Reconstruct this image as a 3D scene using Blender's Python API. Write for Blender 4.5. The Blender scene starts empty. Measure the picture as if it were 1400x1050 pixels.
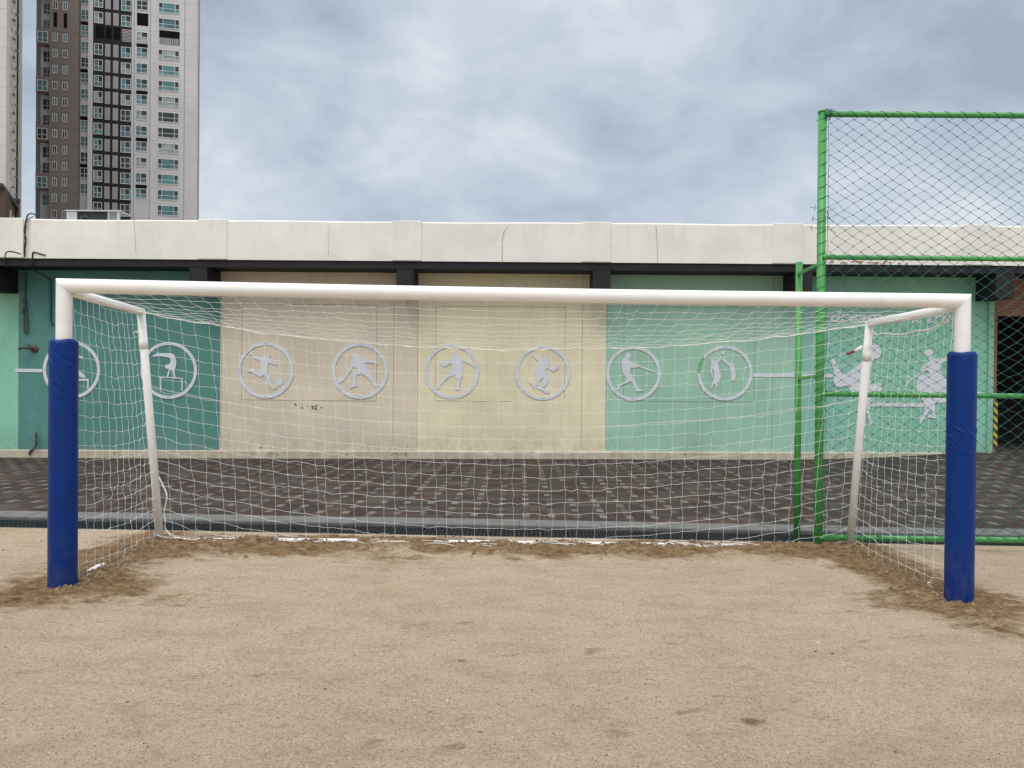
import bpy, bmesh, math, random
from mathutils import Vector, Matrix, noise
from mathutils.geometry import tessellate_polygon
random.seed(7)
S = bpy.context.scene
COL = S.collection
R = math.radians

# ------------------------------------------------------------------ camera
F = 990.0                      # focal length in pixels of the 1400 px wide picture
CAM = Vector((0, 0, 1.78))
YAW, PIT, ROL = 0.0116, 6 / 990, 0.0095
fw = Vector((-math.sin(YAW) * math.cos(PIT), math.cos(YAW) * math.cos(PIT), -math.sin(PIT)))
r0 = Vector((math.cos(YAW), math.sin(YAW), 0))
u0 = r0.cross(fw)
rt = r0 * math.cos(ROL) + u0 * math.sin(ROL)
up = u0 * math.cos(ROL) - r0 * math.sin(ROL)
cd = bpy.data.cameras.new('camera'); cam = bpy.data.objects.new('camera', cd); COL.objects.link(cam)
M = Matrix((rt, up, -fw)).transposed().to_4x4(); M.translation = CAM
cam.matrix_world = M
cd.sensor_width = 36; cd.lens = 36 * F / 1400; cd.clip_start = 0.05; cd.clip_end = 3000
S.camera = cam

def ray(px, py):
    return rt * ((px - 700) / F) + up * ((525 - py) / F) + fw
def P(px, py, Y):              # point at depth plane Y
    d = ray(px, py); t = (Y - CAM.y) / d.y
    return CAM + d * t
def PX(px, Y, py=520): return P(px, py, Y).x
SL = -0.0065                   # the field falls slightly to the right
def G(px, py, dz=0.0):         # point on the field
    d = ray(px, py); t = (dz - CAM.z + SL * CAM.x) / (d.z - SL * d.x)
    return CAM + d * t

# ------------------------------------------------------------------ materials
def newmat(name):
    m = bpy.data.materials.new(name); m.use_nodes = True
    nt = m.node_tree; b = nt.nodes['Principled BSDF']
    return m, nt, b
def N(nt, t, **kw):
    n = nt.nodes.new(t)
    for k, v in kw.items():
        if k in n.inputs: n.inputs[k].default_value = v
        else: setattr(n, k, v)
    return n
def ramp(nt, fac, stops):
    r = nt.nodes.new('ShaderNodeValToRGB')
    e = r.color_ramp.elements
    while len(e) < len(stops): e.new(0.5)
    for i, (p, c) in enumerate(stops):
        e[i].position = p; e[i].color = (*c, 1) if len(c) == 3 else c
    nt.links.new(fac, r.inputs[0]); return r.outputs[0]
def mix(nt, a, b, fac, mode='MIX'):
    m = nt.nodes.new('ShaderNodeMix'); m.data_type = 'RGBA'; m.blend_type = mode
    for s, v in ((m.inputs[6], a), (m.inputs[7], b), (m.inputs[0], fac)):
        if hasattr(v, 'links'): nt.links.new(v, s)
        elif isinstance(v, (int, float)): s.default_value = v
        else: s.default_value = (*v, 1)
    return m.outputs[2]
def mth(nt, op, a, b=None, c=None):
    m = nt.nodes.new('ShaderNodeMath'); m.operation = op
    for i, v in enumerate((a, b, c)):
        if v is None: continue
        if hasattr(v, 'links'): nt.links.new(v, m.inputs[i])
        else: m.inputs[i].default_value = v
    return m.outputs[0]
def coords(nt, scale=(1, 1, 1)):
    g = nt.nodes.new('ShaderNodeNewGeometry')
    mp = nt.nodes.new('ShaderNodeMapping'); mp.inputs['Scale'].default_value = scale
    nt.links.new(g.outputs['Position'], mp.inputs[0]); return mp.outputs[0]
def nz(nt, vec, scale, detail=4, rough=.55, dist=0):
    n = N(nt, 'ShaderNodeTexNoise', Scale=scale, Detail=detail, Roughness=rough, Distortion=dist)
    nt.links.new(vec, n.inputs['Vector']); return n.outputs[0]
def bump(nt, b, h, strength, dist=.01):
    n = N(nt, 'ShaderNodeBump', Strength=strength, Distance=dist)
    nt.links.new(h, n.inputs['Height']); nt.links.new(n.outputs[0], b.inputs['Normal'])

def paint(name, c, rough=.5, var=.12, scale=3, bmp=.08, metal=0, streak=0, dirt=None):
    m, nt, b = newmat(name)
    v = coords(nt)
    a = nz(nt, v, scale, 6)
    lo = tuple(x * (1 - var) for x in c); hi = tuple(min(1, x * (1 + var)) for x in c)
    col = ramp(nt, a, [(.3, lo), (.7, hi)])
    if streak:
        s = nz(nt, coords(nt, (3.5, 3.5, .25)), 1.6, 6, .65)
        f = mth(nt, 'MULTIPLY', ramp(nt, s, [(.52, (0, 0, 0)), (.75, (1, 1, 1))]), streak)
        col = mix(nt, col, dirt or tuple(x * .55 for x in c), f)
    nt.links.new(col, b.inputs['Base Color'])
    b.inputs['Roughness'].default_value = rough; b.inputs['Metallic'].default_value = metal
    if bmp: bump(nt, b, nz(nt, v, 55, 5), bmp, .01)
    return m

def wallpaint(name, c, c2=None, x0=0, x1=1, scuff=0, st=.6, drip=False, scuffc=(.5, .6, .55)):
    """painted render: blotchy, fine grain, faint run-down streaks; c -> c2 is a colour fade painted along the wall"""
    m, nt, b = newmat(name)
    v = coords(nt)
    base = c
    if c2:
        g = nt.nodes.new('ShaderNodeSeparateXYZ'); nt.links.new(v, g.inputs[0])
        mr = N(nt, 'ShaderNodeMapRange'); nt.links.new(g.outputs[0], mr.inputs[0])
        mr.inputs[1].default_value = x0; mr.inputs[2].default_value = x1
        base = mix(nt, c, c2, mr.outputs[0])
    big = ramp(nt, nz(nt, v, .9, 7, .6), [(.32, (.86, .87, .87)), (.68, (1.06, 1.06, 1.05))])
    col = mix(nt, base, big, 1.0, 'MULTIPLY')
    run = ramp(nt, nz(nt, coords(nt, (5, 5, .3)), 1.3, 7, .65), [(.5, (1, 1, 1)), (.8, (.84, .85, .83))])
    col = mix(nt, col, run, st, 'MULTIPLY')
    spots = ramp(nt, nz(nt, v, 7, 3, .5), [(.68, (0, 0, 0)), (.78, (1, 1, 1))])
    col = mix(nt, col, tuple(x * .55 for x in c), mth(nt, 'MULTIPLY', spots, .3))
    if scuff:
        g = nt.nodes.new('ShaderNodeSeparateXYZ'); nt.links.new(v, g.inputs[0])
        hz = N(nt, 'ShaderNodeMapRange'); nt.links.new(g.outputs[2], hz.inputs[0])
        hz.inputs[1].default_value = 1.9; hz.inputs[2].default_value = .2
        s = ramp(nt, nz(nt, coords(nt, (2.2, 2.2, .9)), 3.2, 9, .7), [(.53, (0, 0, 0)), (.63, (1, 1, 1))])
        col = mix(nt, col, scuffc, mth(nt, 'MULTIPLY', mth(nt, 'MULTIPLY', s, hz.outputs[0]), scuff))
    g = nt.nodes.new('ShaderNodeSeparateXYZ'); nt.links.new(v, g.inputs[0])
    if drip:                     # rain runs from the coping: thin, uneven, dying out downwards
        top = N(nt, 'ShaderNodeMapRange'); nt.links.new(g.outputs[2], top.inputs[0]); top.inputs[1].default_value = 4.35; top.inputs[2].default_value = 5.2
        dd = ramp(nt, nz(nt, coords(nt, (9, 9, .18)), 1.9, 8, .7), [(.50, (0, 0, 0)), (.66, (1, 1, 1))])
        col = mix(nt, col, (.36, .33, .27), mth(nt, 'MULTIPLY', mth(nt, 'MULTIPLY', dd, top.outputs[0]), .16))
    else:                        # splashed earth at the foot of the wall
        lo = N(nt, 'ShaderNodeMapRange'); nt.links.new(g.outputs[2], lo.inputs[0]); lo.inputs[1].default_value = .75; lo.inputs[2].default_value = .12
        dd = ramp(nt, nz(nt, coords(nt, (2.5, 2.5, 2)), 3.5, 9, .72), [(.42, (0, 0, 0)), (.66, (1, 1, 1))])
        col = mix(nt, col, (.27, .22, .155), mth(nt, 'MULTIPLY', mth(nt, 'MULTIPLY', dd, lo.outputs[0]), .42))
    nt.links.new(col, b.inputs['Base Color']); b.inputs['Roughness'].default_value = .62
    bump(nt, b, nz(nt, v, 60, 6), .12, .01)
    return m

MAT = {}
MAT['white_tube'] = paint('white_tube', (.82, .81, .795), .32, .04, 8, .02, streak=.18, dirt=(.66, .62, .55))
MAT['white_leg'] = paint('white_leg', (.80, .79, .775), .4, .04, 8, .03, streak=.12, dirt=(.6, .57, .52))
MAT['net_white'] = paint('net_white', (.93, .93, .92), .7, .04, 30, 0)
MAT['rope'] = paint('rope', (.74, .73, .68), .8, .08, 30, 0)
MAT['green_paint'] = paint('green_paint', (.055, .30, .065), .35, .14, 5, .04, streak=.35, dirt=(.03, .16, .05))
MAT['green_net'] = paint('green_net', (.016, .115, .105), .6, .1, 20, 0)
MAT['red_tag'] = paint('red_tag', (.22, .015, .022), .5, .1, 20, 0)
MAT['white_tag'] = paint('white_tag', (.7, .7, .78), .5, .1, 20, 0)
MAT['black_paint'] = paint('black_paint', (.006, .0063, .0075), .75, .3, 3, .12, streak=.35, dirt=(.035, .035, .036))
MAT['parapet'] = wallpaint('parapet', (.79, .773, .725), st=.2, drip=True)
MAT['plinth'] = paint('plinth', (.50, .44, .34), .75, .2, 4, .25, streak=.5, dirt=(.24, .16, .11))
MAT['mint_bright'] = wallpaint('mint_bright', (.255, .575, .41), scuff=.15)
MAT['teal'] = wallpaint('teal', (.085, .255, .225), scuff=.34, scuffc=(.2, .42, .36))
MAT['tan'] = wallpaint('tan', (.69, .605, .475))
MAT['cream'] = wallpaint('cream', (.79, .725, .505))
MAT['mint'] = wallpaint('mint', (.35, .59, .455))
MAT['mint_fade'] = wallpaint('mint_fade', (.255, .52, .43), (.25, .55, .40), 6.3, 8.0)
MAT['mint_edge'] = wallpaint('mint_edge', (.25, .50, .36))
MAT['joint'] = paint('joint', (.20, .19, .16), .8, .2, 8, 0)
MAT['signgrey'] = paint('signgrey', (.65, .69, .735), .5, .05, 2, .02)
MAT['sign_edge'] = MAT['signgrey']
MAT['green_ghost'] = paint('green_ghost', (.17, .42, .19), .6, .2, 10, 0)
MAT['crack'] = paint('crack', (.20, .12, .085), .9, .3, 12, 0)
MAT['peel'] = paint('peel', (.42, .22, .16), .9, .25, 12, .1)
MAT['chip'] = paint('chip', (.12, .10, .08), .9, .3, 20, 0)
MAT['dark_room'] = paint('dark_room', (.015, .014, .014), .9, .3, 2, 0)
MAT['cable_black'] = paint('cable_black', (.015, .015, .016), .6, .2, 10, 0)
MAT['pipe_metal'] = paint('pipe_metal', (.10, .11, .10), .45, .4, 14, .05, metal=.6)
MAT['pipe_teal'] = paint('pipe_teal', (.05, .16, .14), .5, .3, 14, .05)
MAT['rust'] = paint('rust', (.14, .09, .06), .8, .5, 22, .2)
MAT['steel'] = paint('steel', (.055, .062, .068), .45, .25, 9, .03, metal=.75)
MAT['drain_dark'] = paint('drain_dark', (.02, .02, .022), .9, .2, 4, 0)
MAT['kerb'] = paint('kerb', (.135, .135, .13), .85, .2, 6, .3, streak=.2)
MAT['roofgrey'] = paint('roofgrey', (.25, .25, .24), .9, .2, 2, .2)
MAT['ac_white'] = paint('ac_white', (.55, .56, .55), .5, .08, 5, 0)
MAT['ac_dark'] = paint('ac_dark', (.018, .018, .02), .5, .3, 8, 0)
MAT['hazy'] = paint('hazy', (.55, .38, .02), .6, .1, 10, 0)

# pad vinyl
m, nt, b = newmat('pad_vinyl'); v = coords(nt)
pc = (ramp(nt, nz(nt, v, 5, 5), [(.3, (.0008, .0235, .15)), (.7, (.0012, .030, .185))]))
g = nt.nodes.new('ShaderNodeSeparateXYZ'); nt.links.new(v, g.inputs[0])
lo = N(nt, 'ShaderNodeMapRange'); nt.links.new(g.outputs[2], lo.inputs[0]); lo.inputs[1].default_value = .55; lo.inputs[2].default_value = -.05
du = ramp(nt, nz(nt, coords(nt, (3, 3, 1.4)), 4, 9, .7), [(.40, (0, 0, 0)), (.68, (1, 1, 1))])
nt.links.new(mix(nt, pc, (.27, .21, .14), mth(nt, 'MULTIPLY', mth(nt, 'MULTIPLY', du, lo.outputs[0]), .2)), b.inputs['Base Color'])
b.inputs['Roughness'].default_value = .42; b.inputs['Specular IOR Level'].default_value = .20
bump(nt, b, nz(nt, coords(nt, (1, 1, .5)), 14, 3), .12, .02)
MAT['pad'] = m

# brick
m, nt, b = newmat('red_brick'); v = coords(nt)
mp = nt.nodes.new('ShaderNodeMapping'); mp.inputs['Rotation'].default_value = (R(90), 0, 0)
nt.links.new(v, mp.inputs[0])
bt = N(nt, 'ShaderNodeTexBrick', Scale=1.0); bt.inputs['Brick Width'].default_value = .2; bt.inputs['Row Height'].default_value = .07
bt.inputs['Mortar Size'].default_value = .006
bt.inputs['Color1'].default_value = (.28, .115, .065, 1); bt.inputs['Color2'].default_value = (.22, .085, .05, 1)
bt.inputs['Mortar'].default_value = (.25, .2, .16, 1)
nt.links.new(mp.outputs[0], bt.inputs['Vector']); nt.links.new(bt.outputs[0], b.inputs['Base Color'])
b.inputs['Roughness'].default_value = .85; bump(nt, b, bt.outputs[1], .3, -.01); MAT['brick'] = m

# hazard stripe
m, nt, b = newmat('hazard'); v = coords(nt)
sp = nt.nodes.new('ShaderNodeSeparateXYZ'); nt.links.new(v, sp.inputs[0])
f = mth(nt, 'FRACT', mth(nt, 'MULTIPLY', mth(nt, 'ADD', sp.outputs[0], sp.outputs[2]), 5.6))
nt.links.new(mix(nt, (.62, .44, .03), (.015, .015, .015), mth(nt, 'GREATER_THAN', f, .55)), b.inputs['Base Color'])
b.inputs['Roughness'].default_value = .55; MAT['hazard'] = m

# sand
m, nt, b = newmat('sand'); v = coords(nt)
big = nz(nt, v, .55, 6, .6)
col = ramp(nt, big, [(.3, (.57, .452, .328)), (.7, (.635, .515, .385))])
mid = ramp(nt, nz(nt, coords(nt, (.75, 1.5, 1)), 2.4, 11, .74, .4), [(.46, (0, 0, 0)), (.62, (1, 1, 1))])
col = mix(nt, col, (.37, .295, .185), mth(nt, 'MULTIPLY', mid, .42))
pat = ramp(nt, nz(nt, v, 2.2, 10, .72, .6), [(.63, (0, 0, 0)), (.74, (1, 1, 1))])
col = mix(nt, col, (.29, .23, .125), mth(nt, 'MULTIPLY', pat, .8))
gr = nz(nt, v, 130, 3, .7)
col = mix(nt, col, ramp(nt, gr, [(.30, (.55, .52, .48)), (.5, (1, 1, 1)), (.72, (1.28, 1.27, 1.25))]), .9, 'MULTIPLY')
g2 = nz(nt, v, 38, 8, .85)
col = mix(nt, col, ramp(nt, g2, [(.34, (.50, .46, .41)), (.47, (.95, .94, .93)), (.60, (1.10, 1.10, 1.10))]), .85, 'MULTIPLY')
clu = ramp(nt, nz(nt, v, 3.5, 6, .7), [(.40, (0, 0, 0)), (.62, (1, 1, 1))])
col = mix(nt, col, (.17, .135, .10), mth(nt, 'MULTIPLY', clu, mth(nt, 'MULTIPLY', ramp(nt, nz(nt, coords(nt, (.8, 1.1, 1)), 55, 4, .75), [(.56, (0, 0, 0)), (.64, (1, 1, 1))]), .55)))
vo = N(nt, 'ShaderNodeTexVoronoi', Scale=95); nt.links.new(v, vo.inputs['Vector'])
spk = mth(nt, 'MULTIPLY', mth(nt, 'LESS_THAN', vo.outputs['Distance'], .30), mth(nt, 'GREATER_THAN', N(nt, 'ShaderNodeSeparateColor').outputs[0], .5))
sc = nt.nodes.new('ShaderNodeSeparateColor'); nt.links.new(vo.outputs['Color'], sc.inputs[0])
dk = mth(nt, 'MULTIPLY', mth(nt, 'LESS_THAN', vo.outputs['Distance'], .33), mth(nt, 'GREATER_THAN', sc.outputs[0], .80))
lt = mth(nt, 'MULTIPLY', mth(nt, 'LESS_THAN', vo.outputs['Distance'], .30), mth(nt, 'LESS_THAN', sc.outputs[0], .12))
col = mix(nt, col, (.13, .10, .075), mth(nt, 'MULTIPLY', dk, .8))
col = mix(nt, col, (.66, .60, .52), mth(nt, 'MULTIPLY', lt, .7))
at = nt.nodes.new('ShaderNodeAttribute'); at.attribute_name = 'damp'
dn = mth(nt, 'ADD', at.outputs['Fac'], mth(nt, 'MULTIPLY', mth(nt, 'SUBTRACT', nz(nt, coords(nt, (.7, 1.4, 1)), 5, 12, .80, .4), .5), 2.1))
df = ramp(nt, dn, [(.42, (0, 0, 0)), (.78, (1, 1, 1))])
wet = ramp(nt, nz(nt, coords(nt, (.7, 1.3, 1)), 13, 12, .78, .5), [(.36, (.10, .056, .023)), (.46, (.225, .14, .067)), (.54, (.325, .215, .112)), (.66, (.45, .33, .20))])
wet = mix(nt, wet, ramp(nt, gr, [(.3, (.6, .6, .6)), (.7, (1.2, 1.2, 1.2))]), .8, 'MULTIPLY')
dsw = mth(nt, 'MULTIPLY', df, mth(nt, 'MINIMUM', mth(nt, 'MULTIPLY', at.outputs['Fac'], 4), 1.0))
col = mix(nt, col, wet, dsw)
nt.links.new(col, b.inputs['Base Color']); b.inputs['Roughness'].default_value = .95
b.inputs['Specular IOR Level'].default_value = .2
h = mth(nt, 'ADD', mth(nt, 'MULTIPLY', gr, .5), g2); h = mth(nt, 'ADD', h, mth(nt, 'MULTIPLY', nz(nt, v, 11, 6, .7), 1.5))
bump(nt, b, h, .9, .03); MAT['sand'] = m

# pavers
m, nt, b = newmat('pavers'); v = coords(nt)
sp = nt.nodes.new('ShaderNodeSeparateXYZ'); nt.links.new(v, sp.inputs[0])
u = mth(nt, 'DIVIDE', mth(nt, 'ADD', sp.outputs[0], 100.13), .335)
w = mth(nt, 'DIVIDE', mth(nt, 'ADD', sp.outputs[1], .16), .43)
fu, fwv = mth(nt, 'FRACT', u), mth(nt, 'FRACT', w)
iu, iw = mth(nt, 'FLOOR', u), mth(nt, 'FLOOR', mth(nt, 'MULTIPLY', w, 2))
colA = mth(nt, 'LESS_THAN', fu, .31)
cv = nt.nodes.new('ShaderNodeCombineXYZ')
nt.links.new(mth(nt, 'ADD', mth(nt, 'MULTIPLY', iu, 2), colA), cv.inputs[0]); nt.links.new(iw, cv.inputs[1])
wn = nt.nodes.new('ShaderNodeTexWhiteNoise'); wn.noise_dimensions = '2D'; nt.links.new(cv.outputs[0], wn.inputs['Vector'])
sc = nt.nodes.new('ShaderNodeSeparateColor'); nt.links.new(wn.outputs['Color'], sc.inputs[0])
dark = ramp(nt, wn.outputs['Value'], [(0, (.042, .030, .026)), (.35, (.060, .041, .035)), (.5, (.040, .035, .031)), (.75, (.078, .070, .061)), (1, (.070, .044, .037))])
lightb = ramp(nt, sc.outputs[1], [(0, (.085, .078, .07)), (.4, (.125, .116, .103)), (1, (.175, .163, .145))])
isw = mth(nt, 'MULTIPLY', colA, mth(nt, 'LESS_THAN', fwv, .47))
isw = mth(nt, 'MULTIPLY', isw, mth(nt, 'GREATER_THAN', sc.outputs[2], .05))
col = mix(nt, dark, lightb, isw)
ja = mth(nt, 'ABSOLUTE', mth(nt, 'SUBTRACT', mth(nt, 'FRACT', mth(nt, 'MULTIPLY', w, 2)), .5))
jv = mth(nt, 'GREATER_THAN', ja, .472)
jb = mth(nt, 'LESS_THAN', fu, .018)
jc = mth(nt, 'LESS_THAN', mth(nt, 'ABSOLUTE', mth(nt, 'SUBTRACT', fu, .31)), .010)
jj = mth(nt, 'MAXIMUM', jv, mth(nt, 'MAXIMUM', jb, jc))
col = mix(nt, col, (.030, .026, .024), jj)
dust = ramp(nt, nz(nt, v, 1.1, 7, .65), [(.45, (0, 0, 0)), (.75, (1, 1, 1))])
col = mix(nt, col, (.22, .18, .14), mth(nt, 'MULTIPLY', dust, .14))
col = mix(nt, col, ramp(nt, nz(nt, v, 70, 4, .7), [(.3, (.7, .7, .7)), (.7, (1.25, 1.25, 1.25))]), .8, 'MULTIPLY')
nt.links.new(col, b.inputs['Base Color']); b.inputs['Roughness'].default_value = .85
b.inputs['Specular IOR Level'].default_value = .08
bump(nt, b, mth(nt, 'ADD', mth(nt, 'MULTIPLY', jj, -1.2), nz(nt, v, 70, 4, .7)), .35, .01); MAT['pavers'] = m

# tower cladding: faint pour lines each storey (local z of the tower is world z)
def cladding(name, c, pitch, z0, line=.72):
    m, nt, b = newmat(name); v = coords(nt)
    sp = nt.nodes.new('ShaderNodeSeparateXYZ'); nt.links.new(v, sp.inputs[0])
    f = mth(nt, 'FRACT', mth(nt, 'DIVIDE', mth(nt, 'SUBTRACT', sp.outputs[2], z0 - 50 * pitch), pitch))
    ln = mth(nt, 'LESS_THAN', f, .035)
    base = ramp(nt, nz(nt, coords(nt, (1, 1, .4)), .22, 6, .6), [(.3, tuple(x * .9 for x in c)), (.7, tuple(x * 1.08 for x in c))])
    nt.links.new(mix(nt, base, tuple(x * line for x in c), mth(nt, 'MULTIPLY', ln, .8)), b.inputs['Base Color'])
    b.inputs['Roughness'].default_value = .8; b.inputs['Specular IOR Level'].default_value = .1
    return m
def glass(name, c, rough=.12):
    m, nt, b = newmat(name); v = coords(nt)
    nt.links.new(ramp(nt, nz(nt, v, .8, 2), [(.35, tuple(x * .8 for x in c)), (.65, tuple(x * 1.2 for x in c))]), b.inputs['Base Color'])
    b.inputs['Roughness'].default_value = rough; b.inputs['Specular IOR Level'].default_value = .6
    return m
MAT['glass_teal'] = glass('glass_teal', (.085, .22, .235))
MAT['glass_blue'] = glass('glass_blue', (.06, .15, .175))
MAT['glass_dark'] = glass('glass_dark', (.02, .032, .036))
MAT['glass_pale'] = glass('glass_pale', (.24, .30, .30), .3)
MAT['win_frame'] = paint('win_frame', (.58, .60, .60), .5, .05, 2, 0)
MAT['panel_grey'] = paint('panel_grey', (.30, .30, .31), .7, .1, .6, 0)
MAT['railing'] = paint('railing', (.22, .24, .25), .5, .1, 2, 0)
MAT['recess_shade'] = paint('recess_shade', (.010, .010, .011), .9, .2, 1, 0)  # shade inside the tower openings, put into near-black sheets on the wall
MAT['recess_shade'].node_tree.nodes['Principled BSDF'].inputs['Specular IOR Level'].default_value = 0

# ------------------------------------------------------------------ object helpers
BASE = {}
def thing(name, label, cat, loc=(0, 0, 0), group=None, rotz=0):
    o = bpy.data.objects.new(name, None); COL.objects.link(o); o.empty_display_size = .2
    o.location = loc; o.rotation_euler = (0, 0, rotz)
    o['label'] = label; o['category'] = cat
    if group: o['group'] = group
    BASE[o] = Vector(loc)
    return o
def link(name, me, mat, parent=None, smooth=False):
    mats = mat if isinstance(mat, (list, tuple)) else [mat]
    for k in mats: me.materials.append(MAT[k] if isinstance(k, str) else k)
    if smooth:
        for p in me.polygons: p.use_smooth = True
    o = bpy.data.objects.new(name, me); COL.objects.link(o)
    if parent is not None: o.parent = parent
    return o
def base_of(p):
    while p is not None:
        if p in BASE: return BASE[p]
        p = p.parent
    return Vector((0, 0, 0))
def obj(name, vf, mat, parent=None, smooth=False, local=False):
    vs, fs = vf
    if parent is not None and not local:
        o = base_of(parent); vs = [Vector(v) - o for v in vs]
    me = bpy.data.meshes.new(name); me.from_pydata([tuple(v) for v in vs], [], fs)
    bm = bmesh.new(); bm.from_mesh(me); bmesh.ops.recalc_face_normals(bm, faces=bm.faces); bm.to_mesh(me); bm.free()
    me.update()
    return link(name, me, mat, parent, smooth)
def structure(o): o['kind'] = 'structure'; return o
def tag(o, label, cat, group=None):
    o['label'] = label; o['category'] = cat
    if group: o['group'] = group
    return o
def join(*vfs):
    V, Fc = [], []
    for vs, fs in vfs:
        n = len(V); V += list(vs); Fc += [tuple(i + n for i in f) for f in fs]
    return V, Fc
def box(x0, x1, y0, y1, z0, z1, bev=0):
    if not bev:
        V = [Vector((x, y, z)) for z in (z0, z1) for x, y in ((x0, y0), (x1, y0), (x1, y1), (x0, y1))]
        return V, [(3, 2, 1, 0), (4, 5, 6, 7), (0, 1, 5, 4), (1, 2, 6, 5), (2, 3, 7, 6), (3, 0, 4, 7)]
    bm = bmesh.new(); bmesh.ops.create_cube(bm, size=1)
    for v in bm.verts:
        v.co = Vector(((x0 + x1) / 2 + v.co.x * (x1 - x0), (y0 + y1) / 2 + v.co.y * (y1 - y0), (z0 + z1) / 2 + v.co.z * (z1 - z0)))
    bmesh.ops.bevel(bm, geom=bm.edges[:], offset=bev, segments=2, affect='EDGES', profile=.6)
    bm.verts.index_update()
    r = [v.co.copy() for v in bm.verts], [tuple(v.index for v in f.verts) for f in bm.faces]
    bm.free(); return r
def tube(pts, rad, sides=6, cap=True, radii=None):
    pts = [Vector(p) for p in pts]; n = len(pts); V, Fc = [], []
    a = None
    for i, p in enumerate(pts):
        t = (pts[min(i + 1, n - 1)] - pts[max(i - 1, 0)])
        if t.length < 1e-9: t = Vector((0, 0, 1))
        t.normalize()
        if a is None: a = t.orthogonal().normalized()
        else:
            a = a - t * a.dot(t)
            if a.length < 1e-6: a = t.orthogonal()
            a.normalize()
        bb = t.cross(a); r = radii[i] if radii else rad
        for k in range(sides):
            th = 2 * math.pi * k / sides
            V.append(p + (a * math.cos(th) + bb * math.sin(th)) * r)
    for i in range(n - 1):
        for k in range(sides):
            k2 = (k + 1) % sides
            Fc.append((i * sides + k, i * sides + k2, (i + 1) * sides + k2, (i + 1) * sides + k))
    if cap:
        Fc.append(tuple(range(sides))[::-1]); Fc.append(tuple(range((n - 1) * sides, n * sides)))
    return V, Fc
def tubes(lines, rad, sides=4, cap=False):
    return join(*[tube(l, rad, sides, cap) for l in lines])
def slab(poly, y0, y1):        # polygon in the x-z plane given thickness along y
    V = [Vector((p[0], y0, p[1])) for p in poly] + [Vector((p[0], y1, p[1])) for p in poly]
    n = len(poly)
    bm = bmesh.new()
    vs = [bm.verts.new(v) for v in V]
    for tri in tessellate_polygon([[Vector((p[0], p[1], 0)) for p in poly]]):
        bm.faces.new([vs[k] for k in tri]); bm.faces.new([vs[n + k] for k in tri[::-1]])
    for i in range(n):
        j = (i + 1) % n; bm.faces.new((vs[i], vs[j], vs[n + j], vs[n + i]))
    bm.verts.index_update()
    r = [v.co.copy() for v in bm.verts], [tuple(v.index for v in f.verts) for f in bm.faces]
    bm.free(); return r
def prism(pts, z0, z1):
    n = len(pts); V = [Vector((p[0], p[1], z)) for z in (z0, z1) for p in pts]
    return V, [tuple(range(n))[::-1], tuple(range(n, 2 * n))] + [(i, (i + 1) % n, n + (i + 1) % n, n + i) for i in range(n)]
def smooth_poly(poly, it=1):   # one round of corner cutting, so traced outlines read as sawn curves
    for _ in range(it):
        q = []
        for i, p in enumerate(poly):
            n = poly[(i + 1) % len(poly)]
            q += [(p[0] * .86 + n[0] * .14, p[1] * .86 + n[1] * .14), (p[0] * .14 + n[0] * .86, p[1] * .14 + n[1] * .86)]
        poly = q
    return poly
def wob(a): return Vector((random.gauss(0, a), random.gauss(0, a), random.gauss(0, a)))
def lerp(a, b, t): return a + (b - a) * t

# ------------------------------------------------------------------ main stations
YD0, YD1 = 8.20, 8.64          # drain
YK0, YK1 = 8.72, 9.06          # kerb
YW = 16.3                      # school wall
YF = 15.58                     # fascia front
ZB0, ZB1, ZP = 4.14, 4.306, 5.156

# goal stations
gL = P(85.5, 800, 6.00); gR = P(1311, 812, 6.07)
def gz(x): return SL * x
LB = Vector((gL.x, 6.00, gz(gL.x))); RB = Vector((gR.x, 6.07, gz(gR.x)))
ztl = P(85, 390.5, 6.00).z; ztr = P(1311, 411.5, 6.07).z
LT = Vector((LB.x, 6.00, ztl)); RT = Vector((RB.x, 6.07, ztr))
bl = G(219.5, 741); br = G(1161, 751)
tl = P(192.5, 426, 7.36); tr = P(1189, 442, 7.40)
pad_r = .109

# ------------------------------------------------------------------ ground
def seg_d(p, a, b):
    ab = b - a; t = max(0, min(1, (p - a).dot(ab) / ab.length_squared))
    return (p - (a + ab * t)).length, t
v2 = lambda v: Vector((v.x, v.y))
SEGS = [(v2(LB) + Vector((.12, .0)), v2(bl), .42, .06, 1.35), (v2(bl), v2(br) , .30, .08, 1.3), (v2(br), v2(RB) + Vector((-.15, 0)), .38, .065, 1.4)]
SPOTS = [(G(random.uniform(20, 1380), 800 + 250 * random.random() ** 1.3), random.uniform(.02, .09) , random.uniform(.42, .60)) for _ in range(26)] + [(G(850, 1000), .10, .62), (G(1030, 987), .055, .8), (G(1240, 937), .05, .6), (G(430, 1022), .06, .6), (G(620, 1024), .09, .55), (G(985, 955), .12, .5), (G(380, 990), .16, .45), (G(240, 820), .35, .6), (G(560, 765), .5, .55), (G(330, 1000), .10, .5), (G(915, 880), .12, .5), (G(1160, 836), .03, 1.0), (G(1130, 760), .25, .9)]
STREAKS = [(v2(G(*a)), v2(G(*b_)), w, dd) for a, b_, w, dd in (((300, 862), (560, 858), .035, .75), ((610, 906), (770, 893), .04, .7), ((420, 858), (700, 852), .03, .6), ((470, 900), (560, 915), .04, .65), ((800, 892), (960, 908), .035, .7), ((900, 852), (1080, 868), .03, .6), ((330, 1005), (420, 960), .07, .6), ((930, 975), (1010, 950), .06, .55), ((100, 880), (260, 866), .03, .6), ((1080, 880), (1330, 862), .03, .65), ((150, 940), (330, 925), .04, .55))]
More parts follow.
